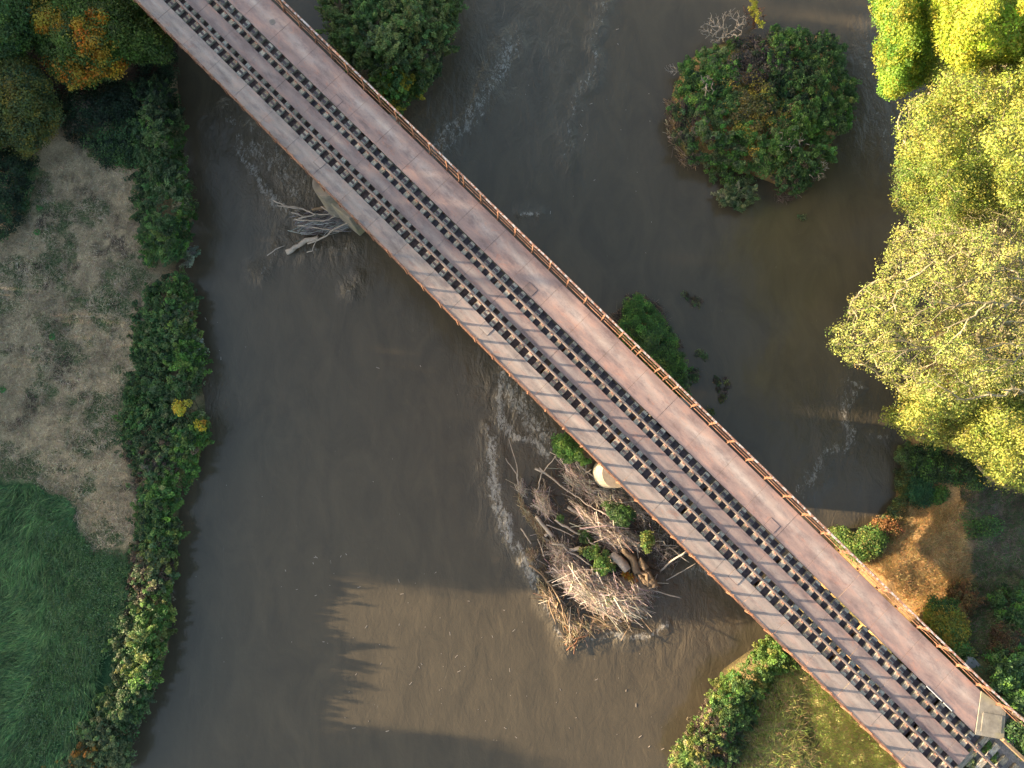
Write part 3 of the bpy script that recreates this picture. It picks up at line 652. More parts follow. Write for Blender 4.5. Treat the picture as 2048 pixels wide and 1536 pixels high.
L1 = [
 ("branch", "long pale forked branch reaching out furthest from the small driftwood jam", [(285, 620), (420, 680), (600, 715), (690, 735), (815, 802)], .06, .05, None, .4, .9, [[(335, 685), (470, 700), (600, 722)]]),
 ("branch", "pale branch with a forked tip below the longest branch of the small jam", [(503, 768), (600, 795), (700, 832)], .04, .04, None, .5, .7, []),
 ("branch", "smooth grey branch sweeping across the middle of the small jam", [(550, 850), (650, 862), (900, 872), (1060, 810), (1135, 735)], .055, .045, None, .6, .9, []),
 ("branch", "slim grey branch across the upper part of the small jam", [(600, 842), (760, 800), (960, 785), (1100, 690)], .05, .035, None, .7, 1.0, []),
 ("branch", "slim pale branch across the lower part of the small jam", [(588, 930), (720, 940), (900, 975), (1135, 1000)], .05, .03, None, .5, .8, []),
 ("branch", "single stick leaning across the dark log by the footing", [(870, 693), (960, 750), (1072, 822)], .035, .03, None, 1.0, 1.1, []),
 ("log", "thick smooth grey log jutting out of the small jam into the river", [(455, 1262), (560, 1200), (680, 1110), (840, 1075)], .20, .14, None, .15, .5, []),
 ("branch", "long curved pale branch along the lower rim of the small jam", [(708, 1150), (830, 1110), (940, 1050), (1060, 960), (1290, 868)], .05, .045, None, .4, .9, []),
 ("branch", "crooked little branch hooked down below the small jam", [(698, 1257), (760, 1240), (812, 1118)], .04, .03, None, .1, .5, []),
 ("log", "dark straight log wedged against the foot of the pier", [(765, 735), (900, 712), (1130, 690)], .12, .10, M_WOODB, .6, .8, []),
 ("branch", "sunken curved branch trailing in the water beyond the jutting log", [(210, 1297), (320, 1220), (435, 1175)], .05, .03, None, -.02, .04, [])]
for nm, lb, pts, r0, r1, mt, za, zb, fk in L1: limb(nm, lb, pts, r0, r1, mt, (500, 300), 6.143, za, zb, "log" if nm == "log" else "branch", G1, fk)
def twigs(name, label, regions, cat="driftwood"):
    A = []; B = []; R = []; Cc = []
    for poly, n, ang, spread, zr, L, cols in regions:
        q = sample_poly(poly, n); a = np.radians(-(ang + spread * rng.normal(size=n))); z = zr * np.sqrt(rng.random(n)) * np.sqrt(np.clip(segdist(q[:, 0], q[:, 1], poly, True) / 22, .03, 1)) + .02
        c = P(q[:, 0], q[:, 1], z); l = L * .8 * rng.lognormal(0, .55, n); d = np.stack([np.cos(a), np.sin(a), .18 * rng.normal(size=n)], 1)
        bend = rng.normal(size=(n, 3)) * .16 * l[:, None]
        A += [c - d * l[:, None] / 2, c + bend * .5]; B += [c + bend * .5, c + d * l[:, None] / 2]; r = rng.lognormal(-4.6, .45, n) * (1 + l * .3); R += [r, r * .7]
        cc = palette(cols, n, .2); Cc += [cc, cc]
    A = np.concatenate(A); B = np.concatenate(B); R = np.concatenate(R); Cc = np.concatenate(Cc)
    d = B - A; d /= np.linalg.norm(d, axis=1, keepdims=True); u = np.cross(d, [0, 0, 1.]) + 1e-6; u /= np.linalg.norm(u, axis=1, keepdims=True); v = np.cross(d, u)
    an = np.arange(3) * 2 * math.pi / 3 + .5; ring = (u[:, None] * np.cos(an)[None, :, None] + v[:, None] * np.sin(an)[None, :, None])
    V = np.concatenate([A[:, None] + ring * R[:, None, None], B[:, None] + ring * (R * .7)[:, None, None]], 1).reshape(-1, 3)
    b = np.arange(len(A))[:, None] * 6; F = np.concatenate([b + np.array([[i, (i + 1) % 3, 3 + (i + 1) % 3, 3 + i]]) for i in range(3)])
    return tag(mesh_np(name, V, F, M_VCOL, col=np.repeat(Cc, 6, 0)), label, cat, kind="stuff")
WPAL = [(.50, .44, .39), (.40, .35, .31), (.58, .52, .46), (.31, .25, .21), (.22, .17, .14)]
BPAL = [(.25, .19, .11), (.34, .27, .18), (.18, .13, .08), (.44, .38, .30)]
DPAL = [(.10, .075, .055), (.15, .11, .08), (.07, .05, .035)]
def cp(l): return [(980 + x / 3.338, 850 + y / 3.338) for x, y in l]
twigs("twigs", "dense grey heap of tangled twigs caught on the big driftwood pile", [
 (cp([(470, 215), (620, 280), (720, 390), (850, 420), (960, 470), (1060, 600), (1010, 640), (800, 600), (620, 480), (520, 420)]), 1275, 38, 24, .9, 0.73, WPAL),
 (cp([(520, 480), (640, 560), (860, 660), (1000, 740), (1010, 830), (840, 850), (700, 760), (620, 640)]), 1190, 35, 27, 1.2, 0.73, WPAL),
 (cp([(290, 440), (370, 430), (420, 540), (460, 600), (380, 620), (310, 560)]), 467, 55, 40, .8, 0.53, WPAL),
 (cp([(180, 380), (235, 390), (240, 480), (190, 450)]), 102, 60, 54, .5, 0.42, WPAL),
 (cp([(380, 760), (500, 780), (620, 900), (700, 960), (560, 1000), (420, 960), (400, 860)]), 680, 45, 37, .9, 0.63, WPAL),
 (cp([(400, 980), (600, 940), (800, 1010), (1100, 1080), (1020, 1190), (1040, 1240), (920, 1290), (700, 1240), (540, 1130)]), 2550, 30, 27, 1.4, 0.79, WPAL),
 (cp([(330, 1040), (440, 1130), (560, 1290), (700, 1330), (660, 1360), (520, 1340), (420, 1250), (350, 1130)]), 765, 50, 27, .4, 0.63, BPAL),
 (cp([(180, 460), (260, 560), (370, 720), (380, 800), (330, 740), (230, 600)]), 340, 52, 27, .3, 0.53, BPAL),
 (cp([(230, 830), (330, 830), (310, 920), (260, 910)]), 136, 60, 81, .3, 0.37, BPAL),
 (cp([(520, 1340), (680, 1370), (640, 1420), (560, 1500), (500, 1470)]), 170, 10, 67, .25, 0.53, BPAL),
 (cp([(700, 1300), (940, 1290), (900, 1350), (700, 1360)]), 340, 15, 27, .35, 0.63, BPAL),
 (cp([(960, 600), (1150, 680), (1260, 780), (1290, 880), (1150, 960), (1000, 760)]), 425, 25, 54, .5, 0.63, [(.20, .18, .17), (.3, .28, .27), (.11, .09, .08)]),
 (cp([(900, 980), (1130, 1060), (1100, 1110), (900, 1080)]), 297, 30, 54, .9, 0.53, WPAL),
 (cp([(260, 400), (460, 260), (820, 470), (1100, 620), (1180, 900), (1080, 1120), (1000, 1260), (560, 1290), (330, 1000)]), 1530, 35, 54, .25, 0.73, DPAL)])
twigs("twigs", "grey tangle of thin twigs caught against the upstream pier", [
 ([(500 + x / 6.143, 300 + y / 6.143) for x, y in [(600, 780), (1130, 720), (1310, 880), (1150, 990), (920, 1000), (690, 1060), (610, 950)]], 1100, -12, 22, .8, .55, [(.33, .33, .33), (.26, .24, .24), (.18, .14, .13), (.4, .4, .4)]),
 ([(500 + x / 6.143, 300 + y / 6.143) for x, y in [(600, 780), (1130, 720), (1310, 880), (1150, 990), (690, 1060)]], 500, -10, 40, .2, .5, DPAL)])

# ------------------------------------------------------------------ left bank
DG = [(0.057, 0.122, 0.039), (0.075, 0.155, 0.046), (0.048, 0.098, 0.039), (0.104, 0.188, 0.052)]
BG = [(0.084, 0.195, 0.039), (0.132, 0.244, 0.046), (0.067, 0.146, 0.039)]
GG = [(0.113, 0.163, 0.072), (0.151, 0.195, 0.085), (0.075, 0.130, 0.052)]
YG = [(0.156, 0.221, 0.052), (0.104, 0.195, 0.046), (0.221, 0.260, 0.065)]
BR = [(0.098, 0.078, 0.052), (0.143, 0.111, 0.072), (0.065, 0.052, 0.039)]
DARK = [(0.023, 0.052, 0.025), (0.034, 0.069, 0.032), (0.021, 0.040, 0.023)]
hedge1 = [(272, 168), (300, 155), (340, 160), (356, 200), (366, 240), (360, 290), (372, 340), (388, 385), (394, 420), (378, 450), (376, 490), (355, 520), (300, 530), (282, 480), (272, 410), (268, 330), (262, 260)]
HG = "shrubs of the hedge along the left bank"
split_bush(hedge1, 700, [
 ((318, 195), 0, "dark bush nearest the bridge at the start of the left bank hedge", DARK + DG[:1]),
 ((340, 270), 0, "upright leafy bush with bright tips just below the bridge shadow on the left bank", GG + BG[:1]),
 ((290, 300), 0, "dark green bush on the inner side of the hedge beside the straw field top", DG),
 ((315, 380), 0, "dense blue green bush in the middle of the upper hedge", GG + DG),
 ((372, 400), 0, "small bush bulging over the water from the upper hedge", GG + BG),
 ((330, 475), 0, "green bush at the lower end of the upper hedge just above the water inlet", BG + DG)],
 "bush", "bush", 2.3, .3, 95, .115, 42, HG, spray=1)
hedge2 = [(303, 575), (330, 552), (362, 548), (385, 575), (396, 610), (392, 650), (400, 690), (414, 735), (398, 775), (380, 800), (384, 825), (420, 838), (415, 870), (400, 910), (398, 945), (366, 975), (352, 1035), (362, 1065), (348, 1110), (345, 1150), (338, 1200), (343, 1265), (330, 1290), (330, 1330), (310, 1375), (290, 1420), (270, 1465), (255, 1500), (258, 1545), (80, 1545), (130, 1510), (160, 1460), (195, 1400), (235, 1350), (240, 1300), (200, 1290), (230, 1260), (255, 1200), (258, 1130), (275, 1080), (268, 1020), (270, 960), (240, 880), (238, 840), (258, 760), (262, 700), (268, 640), (262, 625)]
split_bush(hedge2, 2500, [
 ((345, 580), 0, "low green bush at the edge of the water inlet on the left bank", BG + DG),
 ((300, 640), 0, "dark bush bordering the straw field just below the inlet", DG),
 ((372, 640), 0, "bush with a few yellow green shoots below the inlet on the water side", GG + YG[:1]),
 ((390, 725), 0, "bush bulging furthest into the river in the middle of the left hedge", BG),
 ((310, 740), 0, "deep green bush in the widest middle part of the left hedge", DG),
 ((385, 785), 0, "little round bush hanging over the water above the yellow leaves", GG),
 ((270, 840), 0, "green bush at the inner corner of the hedge beside the straw field", DG + BG[:1]),
 ((335, 850), 0, "grey green bush directly left of the yellow leaved shoots", GG + DG),
 ((392, 905), 0, "bright green bush on the water side below the yellow leaved shoots", BG + YG[:1]),
 ((310, 930), 0, "tangled bush beside the heap of dry stalks", GG + BR[:1]),
 ((350, 985), 0, "bright tipped bush where the left hedge steps back from the water", BG),
 ((300, 1040), 0, "dark bush beside the lower tip of the straw field", DG),
 ((335, 1100), 0, "pale flowering bush on the water side above the long grass", YG + GG),
 ((290, 1150), 0, "greyish bush with dry twigs beside the long grass", GG + BR),
 ((320, 1210), 0, "lumpy bush with sunlit yellow tops on the left bank", YG + BG),
 ((260, 1260), 0, "shaded bush reaching in towards the long grass", DG + GG),
 ((310, 1300), 0, "bush with the brightest sunlit tips on the left bank", YG + BG),
 ((240, 1330), 0, "bush with pale sunlit crowns at the bend of the left bank", YG + GG),
 ((270, 1390), 0, "dull green bush just below the sunlit bend", GG + DG),
 ((190, 1430), 0, "broad dark bush in the bottom left corner area beside the grass", DG + GG),
 ((225, 1490), 0, "bush overhanging the water at the bottom edge of the photo", GG),
 ((130, 1515), 0, "low bush with orange leaves at the bottom edge beside the long grass", GG + [(.30, .16, .03)])],
 "bush", "bush", 1.2, .35, 85, .125, 45, HG, spray=1)
bush("shrub", "small bright yellow leaved shrub on the left bank at the water's edge", "shrub", [(346, 812), (362, 798), (378, 806), (380, 822), (360, 830)], 1.9, .8, 26, 45, .10, [(.42, .36, .03), (.50, .34, .03), (.30, .30, .04)], r_cl=(.15, .3), group=HG, hmin=.8, stems=8)
bush("shrub", "second smaller yellow leaved shrub leaning over the river from the left bank", "shrub", [(390, 848), (408, 842), (420, 850), (414, 860), (396, 858)], 1.5, .5, 18, 45, .10, [(.42, .36, .03), (.50, .34, .03), (.12, .17, .03)], r_cl=(.12, .25), group=HG, hmin=.8, stems=8)
for lb, pl in (("pale spiky grass tuft standing in the water at the mouth of the inlet", [(368, 500), (385, 498), (396, 518), (380, 535), (366, 520)]),
               ("pale spiky grass tuft on the water side of the widest hedge part", [(398, 690), (412, 688), (415, 706), (402, 712)])):
    bush("grass_tuft", lb, "grass tuft", pl, .5, .3, 14, 50, .16, [(.30, .33, .26), (.22, .27, .18)], r_cl=(.2, .35), group=HG, spray=1.3, stems=0)
UG = "dark undergrowth bushes beneath the left bank trees"
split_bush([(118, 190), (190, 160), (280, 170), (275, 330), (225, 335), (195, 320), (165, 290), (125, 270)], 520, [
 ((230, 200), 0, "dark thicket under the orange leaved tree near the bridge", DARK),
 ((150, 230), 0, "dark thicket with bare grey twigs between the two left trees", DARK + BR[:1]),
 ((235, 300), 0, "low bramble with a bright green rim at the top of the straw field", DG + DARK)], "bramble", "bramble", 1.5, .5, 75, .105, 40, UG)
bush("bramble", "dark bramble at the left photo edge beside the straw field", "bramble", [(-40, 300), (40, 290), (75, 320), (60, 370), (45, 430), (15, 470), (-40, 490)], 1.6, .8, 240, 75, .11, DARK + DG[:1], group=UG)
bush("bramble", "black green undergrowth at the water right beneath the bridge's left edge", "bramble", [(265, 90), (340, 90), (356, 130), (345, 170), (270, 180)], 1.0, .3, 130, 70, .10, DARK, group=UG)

OLV = [(0.111, 0.143, 0.039), (0.078, 0.117, 0.039), (0.143, 0.156, 0.039), (0.065, 0.104, 0.046)]
ORA = [(.50, .26, .02), (.42, .28, .03), (.55, .20, .02), (.35, .28, .04)]
MAP = [(0.075, 0.139, 0.026), (0.104, 0.179, 0.033), (0.067, 0.114, 0.029)]
LT = "trees on the left bank"
tree("tree", "dull olive green tree with yellowing leaf tips at the left edge of the photo", [(-70, 95), (20, 100), (60, 120), (95, 170), (118, 230), (112, 262), (75, 290), (55, 310), (10, 290), (-70, 300)], 2.5, 5.0, (-10, 200), .9, 620, 85, .12, OLV + [(.20, .17, .03)], r_cl=.5, edge=80, group=LT)
tree("tree", "green tree with clusters of orange yellow leaves beside the bridge's left edge", [(60, -60), (300, -60), (310, 20), (345, 80), (340, 110), (300, 120), (250, 118), (235, 150), (190, 160), (150, 175), (110, 150), (70, 90), (40, 50)], 2.8, 5.6, (205, 55), .9, 900, 80, .135, MAP, r_cl=.48, edge=90, group=LT,
     accent=([(85, 30), (108, 45), (170, 65), (190, 45), (200, 80), (180, 95), (115, 140), (135, 160), (190, 140), (165, 130), (245, 150)], 28, ORA, .62))
tree("tree", "dark green tree filling the top left corner of the photo", [(-80, -80), (90, -80), (75, 20), (60, 90), (20, 120), (-80, 130)], 3, 5.8, (0, 20), .9, 520, 85, .12, DG + MAP, r_cl=.5, edge=80, group=LT)
tree("tree", "deep green tree tucked against the upper left edge of the bridge", [(215, -70), (280, -70), (300, 30), (345, 90), (338, 115), (270, 112), (225, 80)], 2.5, 5.5, (270, 40), .7, 330, 80, .115, DG + DARK[:1], r_cl=.42, edge=70, group=LT)

# ------------------------------------------------------------------ bushes on the islands
WIL = [(0.113, 0.195, 0.052), (0.151, 0.227, 0.065), (0.084, 0.155, 0.046), (0.189, 0.244, 0.078)]
split_bush([(635, -70), (915, -70), (922, 0), (905, 60), (893, 110), (870, 150), (850, 178), (818, 198), (806, 232), (792, 218), (760, 190), (735, 165), (700, 125), (668, 95), (650, 70), (645, 30)], 1150, [
 ((690, 20), 0, "willow bush with pale pointed leaves next to the bridge railing at the top", WIL),
 ((830, 30), 0, "rounded willow bush on the river side at the top edge", WIL + OLV[:1]),
 ((760, 110), 0, "feathery green willow bush in the middle of the top clump", WIL + GG[:1]),
 ((850, 110), 0, "willow bush with olive tips bulging over the river", WIL + OLV),
 ((800, 195), 0, "lowest bush of the top clump with a few yellow leaves", BG + [(.35, .30, .03)])],
 "willow_bush", "willow bush", 3.6, .5, 110, .14, 80, "willow bushes upstream of the bridge", spray=1.2, r_cl=(.3, .5))
IG = "plants on the round river island"
isl0 = [(1382, 112), (1420, 90), (1470, 78), (1530, 60), (1560, 42), (1600, 55), (1640, 62), (1672, 72), (1690, 110), (1692, 150), (1712, 175), (1716, 205), (1700, 235), (1690, 260), (1668, 285), (1665, 320), (1650, 350), (1620, 375), (1580, 392), (1555, 380), (1540, 350), (1500, 345), (1440, 330), (1385, 330), (1362, 300), (1340, 265), (1332, 225), (1345, 160), (1352, 140)]
isl = []
for i in range(len(isl0)):
    (xa, ya), (xb, yb) = isl0[i], isl0[(i + 1) % len(isl0)]
    for u in (0, .33, .66):
        x, y = xa + (xb - xa) * u, ya + (yb - ya) * u; k_ = 1 + random.uniform(-.085, .035); isl.append((1525 + (x - 1525) * k_, 225 + (y - 225) * k_))
split_bush(isl, 1750, [
 ((1430, 120), 0, "low bright green bush on the upper left of the river island", BG + [(.11, .24, .06), (.16, .22, .09)]),
 ((1565, 75), 0, "green bush at the upper rim of the river island", BG + DG),
 ((1500, 115), 0, "dark purplish half dead bush in the upper middle of the island", [(.06, .05, .05), (.08, .065, .06), (.05, .06, .04)], {"spray": 0}),
 ((1650, 110), 0, "dense dark green bush at the upper right of the island", DG),
 ((1370, 165), 0, "bright rounded bush on the left rim of the island", BG),
 ((1430, 205), 0, "blue green bush in the left middle of the island", DG + BG[:1]),
 ((1500, 215), 0, "golden leaved thin bush in the centre of the island", [(.28, .22, .04), (.20, .18, .05), (.09, .12, .04), (.14, .12, .06)], {"spray": 0}),
 ((1580, 170), 0, "shadowy green bush right of the golden bush on the island", DG + DARK),
 ((1670, 200), 0, "bush with leafy shoots pointing out over the water on the island's right", DG + BG[:1]),
 ((1630, 260), 0, "bushy green growth on the lower right of the island", BG + [(.11, .22, .06), (.13, .20, .07)]),
 ((1370, 260), 0, "brownish green bush on the lower left rim of the island", GG + BR),
 ((1440, 290), 0, "mixed green bush near the lower left of the island", BG + GG),
 ((1530, 300), 0, "bright green bush in the lower middle of the island", BG + [(.12, .24, .06), (.15, .20, .08)]),
 ((1590, 350), 0, "green bush at the lower end of the island beside the bare purple twigs", DG + BR[:1])],
 "bush", "bush", 1.9, .3, 80, .125, 55, IG, spray=.7)
bush("grass_tuft", "pale tuft of rushes on the small spit below the island", "grass tuft", [(1432, 390), (1452, 375), (1490, 370), (1512, 385), (1505, 412), (1475, 422), (1445, 412)], .9, .15, 80, 60, .13, GG + [(.20, .22, .12)], r_cl=(.2, .35), group=IG, spray=1.1)
bush("bush", "low green plant on the spit just below the island", "bush", [(1410, 340), (1440, 335), (1500, 350), (1515, 372), (1470, 372), (1425, 362)], .6, .15, 90, 55, .10, BG + GG, r_cl=(.15, .3), group=IG)
for lb, px, base, n, z, g in (("bare pale twiggy bush at the top left of the river island", [(1395, 60), (1420, 25), (1470, 15), (1500, 30), (1480, 75), (1420, 90)], (1450, 80), 220, 2.2, M_WOODW),
                           ("bare grey bush leaning left from the island's upper rim", [(1325, 135), (1345, 125), (1358, 140), (1345, 155)], (1365, 150), 50, 1.0, M_WOODW),
                           ("small bare grey bush amid the green left middle of the island", [(1400, 150), (1425, 150), (1430, 190), (1405, 195)], (1417, 175), 110, 3.0, M_WOODW),
                           ("bare greenish twigs on the lower right of the island", [(1555, 260), (1600, 255), (1620, 290), (1590, 310), (1560, 300)], (1588, 300), 170, 3.0, M_WOODW),
                           ("bare purple twigs hanging over the water at the island's lower right", [(1600, 320), (1650, 315), (1662, 335), (1640, 365), (1605, 350)], (1605, 340), 150, 2.0, M_WOODW),
                           ("bare reddish brown twigs at the top of the island beside yellow leaves", [(1480, 10), (1530, 15), (1540, 50), (1500, 60)], (1510, 50), 110, 1.8, M_TWIGR)):
    q = sample_poly(px, n); T = P(q[:, 0], q[:, 1], z * (.5 + .5 * rng.random(n))); b = P(base[0], base[1], .2)
    r = empty("bare_bush", tuple(b), 0, lb, "bush", IG); woody("branches", (0, 0, -.1), T - b, g, r, .013, sides=4, jit=.07, step=.25)
bush("shrub", "thin shrub with bright yellow leaves at the very top of the island", "shrub", [(1499, -12), (1512, -12), (1514, 20), (1528, 50), (1518, 58), (1500, 25)], 1.8, .8, 26, 36, .09, [(.50, .45, .05), (.40, .36, .05)], r_cl=(.1, .22), group=IG, hmin=.8, stems=8)
for lb, c0 in (("pair of leafy yellow green shoots sticking out right of the island", (1712, 198)), ("leafy shoot just above the pair on the island's right side", (1700, 160))):
    bush("shoot", lb, "shoot", [(c0[0] - 20, c0[1] - 6), (c0[0] + 8, c0[1] + 6), (c0[0] + 2, c0[1] + 10), (c0[0] - 22, c0[1] + 2)], 1.6, .3, 12, 22, .12, YG, r_cl=(.08, .15), group=IG, hmin=.8, stems=6)
SG = "plants on the small islet beside the bridge"
split_bush([(1252, 600), (1275, 592), (1292, 602), (1305, 622), (1318, 632), (1330, 650), (1342, 668), (1360, 690), (1368, 715), (1366, 745), (1376, 775), (1378, 800), (1350, 790), (1300, 740), (1240, 680), (1236, 650), (1250, 640)], 640, [
 ((1280, 640), 0, "bright green rounded bramble at the upper end of the islet behind the railing", BG),
 ((1300, 690), 0, "darker green bramble in the middle of the islet behind the railing", DG),
 ((1350, 725), 0, "bright green bramble bulging at the right of the islet", BG),
 ((1360, 780), 0, "dark bramble where the islet meets the bridge railing", DG)], "bramble", "bramble", 1.5, .25, 80, .10, 38, SG, r_cl=(.22, .38))
MAT = [(.16, .12, .10), (.22, .17, .14), (.11, .085, .07)]
twigs("dead_grass", "flat mats of dead brown grass around the small islet", [
 ([(1250, 590), (1290, 592), (1322, 612), (1340, 655), (1310, 640), (1290, 605), (1255, 600)], 420, 20, 40, .12, .35, MAT),
 ([(1218, 632), (1240, 620), (1248, 650), (1232, 672), (1215, 650)], 260, 20, 40, .12, .35, MAT), ([(1345, 680), (1362, 678), (1366, 695), (1350, 700)], 90, 20, 60, .12, .3, MAT),
 ([(1380, 742), (1400, 742), (1402, 756), (1384, 756)], 70, 20, 60, .08, .3, MAT), ([(1330, 205), (1345, 200), (1365, 290), (1395, 335), (1365, 330), (1335, 270)], 500, 60, 40, .3, .4, MAT + BPAL),
 ([(1555, 385), (1600, 392), (1570, 405), (1545, 398)], 120, 10, 60, .15, .35, MAT)], "dead grass")
WG = "clumps of water weed showing above the river"
for lb, pl, n, cs in (("spiky weed clump with brown stalks in the open water right of the islet", [(1355, 575), (1372, 572), (1380, 592), (1400, 600), (1412, 615), (1395, 618), (1372, 600)], 26, GG + BR),
                      ("olive weed clump furthest right in the open water below the islet", [(1430, 755), (1450, 752), (1456, 768), (1448, 800), (1440, 812), (1430, 780)], 26, OLV + BR),
                      ("faint green weed patch between the islet and the olive clump", [(1390, 695), (1412, 700), (1418, 715), (1395, 718)], 10, GG),
                      ("low weed patch by the railing below the islet", [(1415, 815), (1432, 818), (1428, 832), (1412, 830)], 10, OLV),
                      ("tiny green weed sprig floating below the large island", [(1590, 430), (1610, 432), (1608, 438), (1592, 437)], 5, GG),
                      ("weed fringe along the right side of the islet", [(1372, 740), (1392, 735), (1395, 760), (1380, 775)], 16, DG)):
    bush("water_weed", lb, "water weed", pl, .12, -.02, n, 26, .11, cs, r_cl=(.12, .3), group=WG, stems=0)
PG = "green plants growing on the big driftwood pile"
for lb, pl, n, cs, z in (("leafy bush between the driftwood pile and the round pier", cp([(425, 60), (470, 20), (540, 90), (600, 140), (690, 235), (640, 265), (560, 230), (500, 240), (420, 150)]), 150, BG, 1.6),
                      ("green plant right under the bridge edge on the driftwood pile", cp([(760, 520), (860, 540), (960, 560), (950, 640), (900, 680), (850, 660), (800, 600)]), 90, DG + BG[:1], 1.0),
                      ("small leafy yellow green sprig near the bridge edge on the pile", cp([(1020, 720), (1070, 725), (1085, 780), (1050, 850), (1030, 800), (1010, 770)]), 34, YG, 1.4),
                      ("brightest green plant beside the thickest pale trunk", cp([(600, 840), (740, 810), (790, 880), (830, 960), (800, 1000), (730, 990), (690, 930)]), 90, BG + YG, 1.0),
                      ("thin yellow green sprig in the lower twig heap", cp([(760, 1080), (800, 1090), (830, 1190), (790, 1200), (760, 1130)]), 18, YG, 1.2),
                      ("tiny green tuft in the gap near the left of the pile", cp([(460, 600), (505, 600), (510, 625), (470, 630)]), 9, BG, .6),
                      ("small green patch at the lower right of the pile", cp([(920, 1120), (980, 1130), (985, 1160), (930, 1155)]), 10, BG, .5),
                      ("dark green plant under the long bent branch", cp([(590, 700), (650, 720), (690, 800), (620, 800)]), 20, DG, .5),
                      ("orange leaved tuft below the thickest pale trunk", cp([(880, 990), (960, 1010), (970, 1050), (900, 1030)]), 12, ORA, .4)):
    bush("plant", lb, "plant", pl, z, .25, n, 50, .10, cs, r_cl=(.14, .28), group=PG, edge=25, stems=5, hmin=.5)

# ------------------------------------------------------------------ right bank
SUNY = [(.27, .36, .03), (.34, .41, .04), (.20, .30, .03), (.42, .42, .05)]
RT = "tall trees on the right bank"
tree("tree", "brightest yellow tree in the top right corner of the photo", [(1872, -90), (2200, -90), (2200, 120), (2060, 130), (2010, 110), (1960, 125), (1935, 150), (1905, 125), (1880, 80), (1870, 20)], 9, 16.5, (2010, 30), 1.5, 1400, 110, .125, SUNY, r_cl=.5, edge=120, group=RT, mat=M_BARKP, low=.3)
tree("tree", "yellow green tree leaning over the river at the top right", [(1745, -90), (1880, -90), (1885, 60), (1875, 100), (1870, 150), (1845, 165), (1820, 175), (1795, 188), (1770, 190), (1762, 160), (1755, 110), (1770, 60), (1748, 20)], 4.5, 11, (1850, 60), 1.2, 900, 105, .12, [(.12, .24, .03), (.19, .31, .035), (.31, .35, .04)], r_cl=.45, edge=85, group=RT, low=.4)
tree("tree", "thin yellow green tree with small scattered leaves at the right photo edge", [(1880, 115), (1960, 90), (2060, 60), (2200, 60), (2200, 430), (2060, 440), (1950, 420), (1860, 370), (1830, 340), (1798, 290), (1795, 240), (1815, 200), (1850, 180)], 5.0, 15, (2000, 230), 1.5, 2000, 34, .10, [(.23, .28, .05), (.16, .22, .045), (.34, .36, .07)], mat=M_BARKP, r_tip=.012, r_cl=.5, edge=130, group=RT, bare=.12, aspect=.8)
tree("tree", "darker leafy tree on the water side above the large bare tree", [(1800, 290), (1900, 250), (1990, 300), (1990, 450), (1920, 490), (1850, 460), (1800, 412), (1780, 400), (1795, 370), (1790, 340)], 3.0, 11, (1880, 370), 1.2, 700, 44, .10, [(.11, .17, .035), (.16, .23, .04), (.25, .28, .05)], mat=M_BARKP, r_cl=.45, edge=80, group=RT, bare=.08)
tree("tree", "large thinly leaved tree with long pale branches spreading over the river", [(1830, 425), (1880, 390), (1960, 370), (2060, 340), (2200, 340), (2200, 830), (2020, 850), (1900, 850), (1810, 790), (1740, 740), (1700, 730), (1665, 695), (1652, 670), (1690, 640), (1710, 590), (1750, 560), (1770, 510), (1790, 460)], 4.0, 11.5, (1975, 690), 1.5, 3600, 30, .085, [(.30, .345, .085), (.22, .28, .07), (.40, .41, .13)], mat=M_BARKP, r_tip=.0135, r_cl=.40, edge=150, group=RT, bare=.35, aspect=.8, jit=.05, low=.45, wb=.82, lift=.35, k=.95)
tree("tree", "sunlit pale leaved tree low on the right bank above the shaded clearing", [(1800, 770), (1900, 740), (2020, 720), (2200, 720), (2200, 960), (2060, 980), (2010, 975), (1970, 950), (1930, 905), (1900, 890), (1850, 880), (1800, 860), (1770, 840), (1790, 800)], 3.0, 8.5, (1990, 830), 1.5, 2000, 34, .10, [(.27, .31, .06), (.19, .25, .05), (.37, .38, .08)], mat=M_BARKP, r_tip=.012, r_cl=.48, edge=110, group=RT, bare=.2, aspect=.8)
big = [o for o in bpy.data.objects if o.get("label", "").startswith("large thinly leaved tree")][0]
q = sample_poly([(1665, 660), (1700, 600), (1760, 540), (1800, 450), (1880, 415), (2000, 400), (2100, 420), (2100, 780), (2000, 800), (1900, 800), (1800, 760), (1720, 730)], 1100)
bb = np.array(P(1990, 680, 5.0)); d_ = np.hypot(q[:, 0] - 1990, q[:, 1] - 680); T = P(q[:, 0], q[:, 1], 11.9 - 4.6 * (d_ / 330) ** 1.6 + .5 * rng.random(len(q)))
woody("limbs", bb - np.array(big.location), T - np.array(big.location), M_BARKP, big, .0085, k=.92, jit=.03, wb=.93, step=.8, rmax=.13, sides=4)

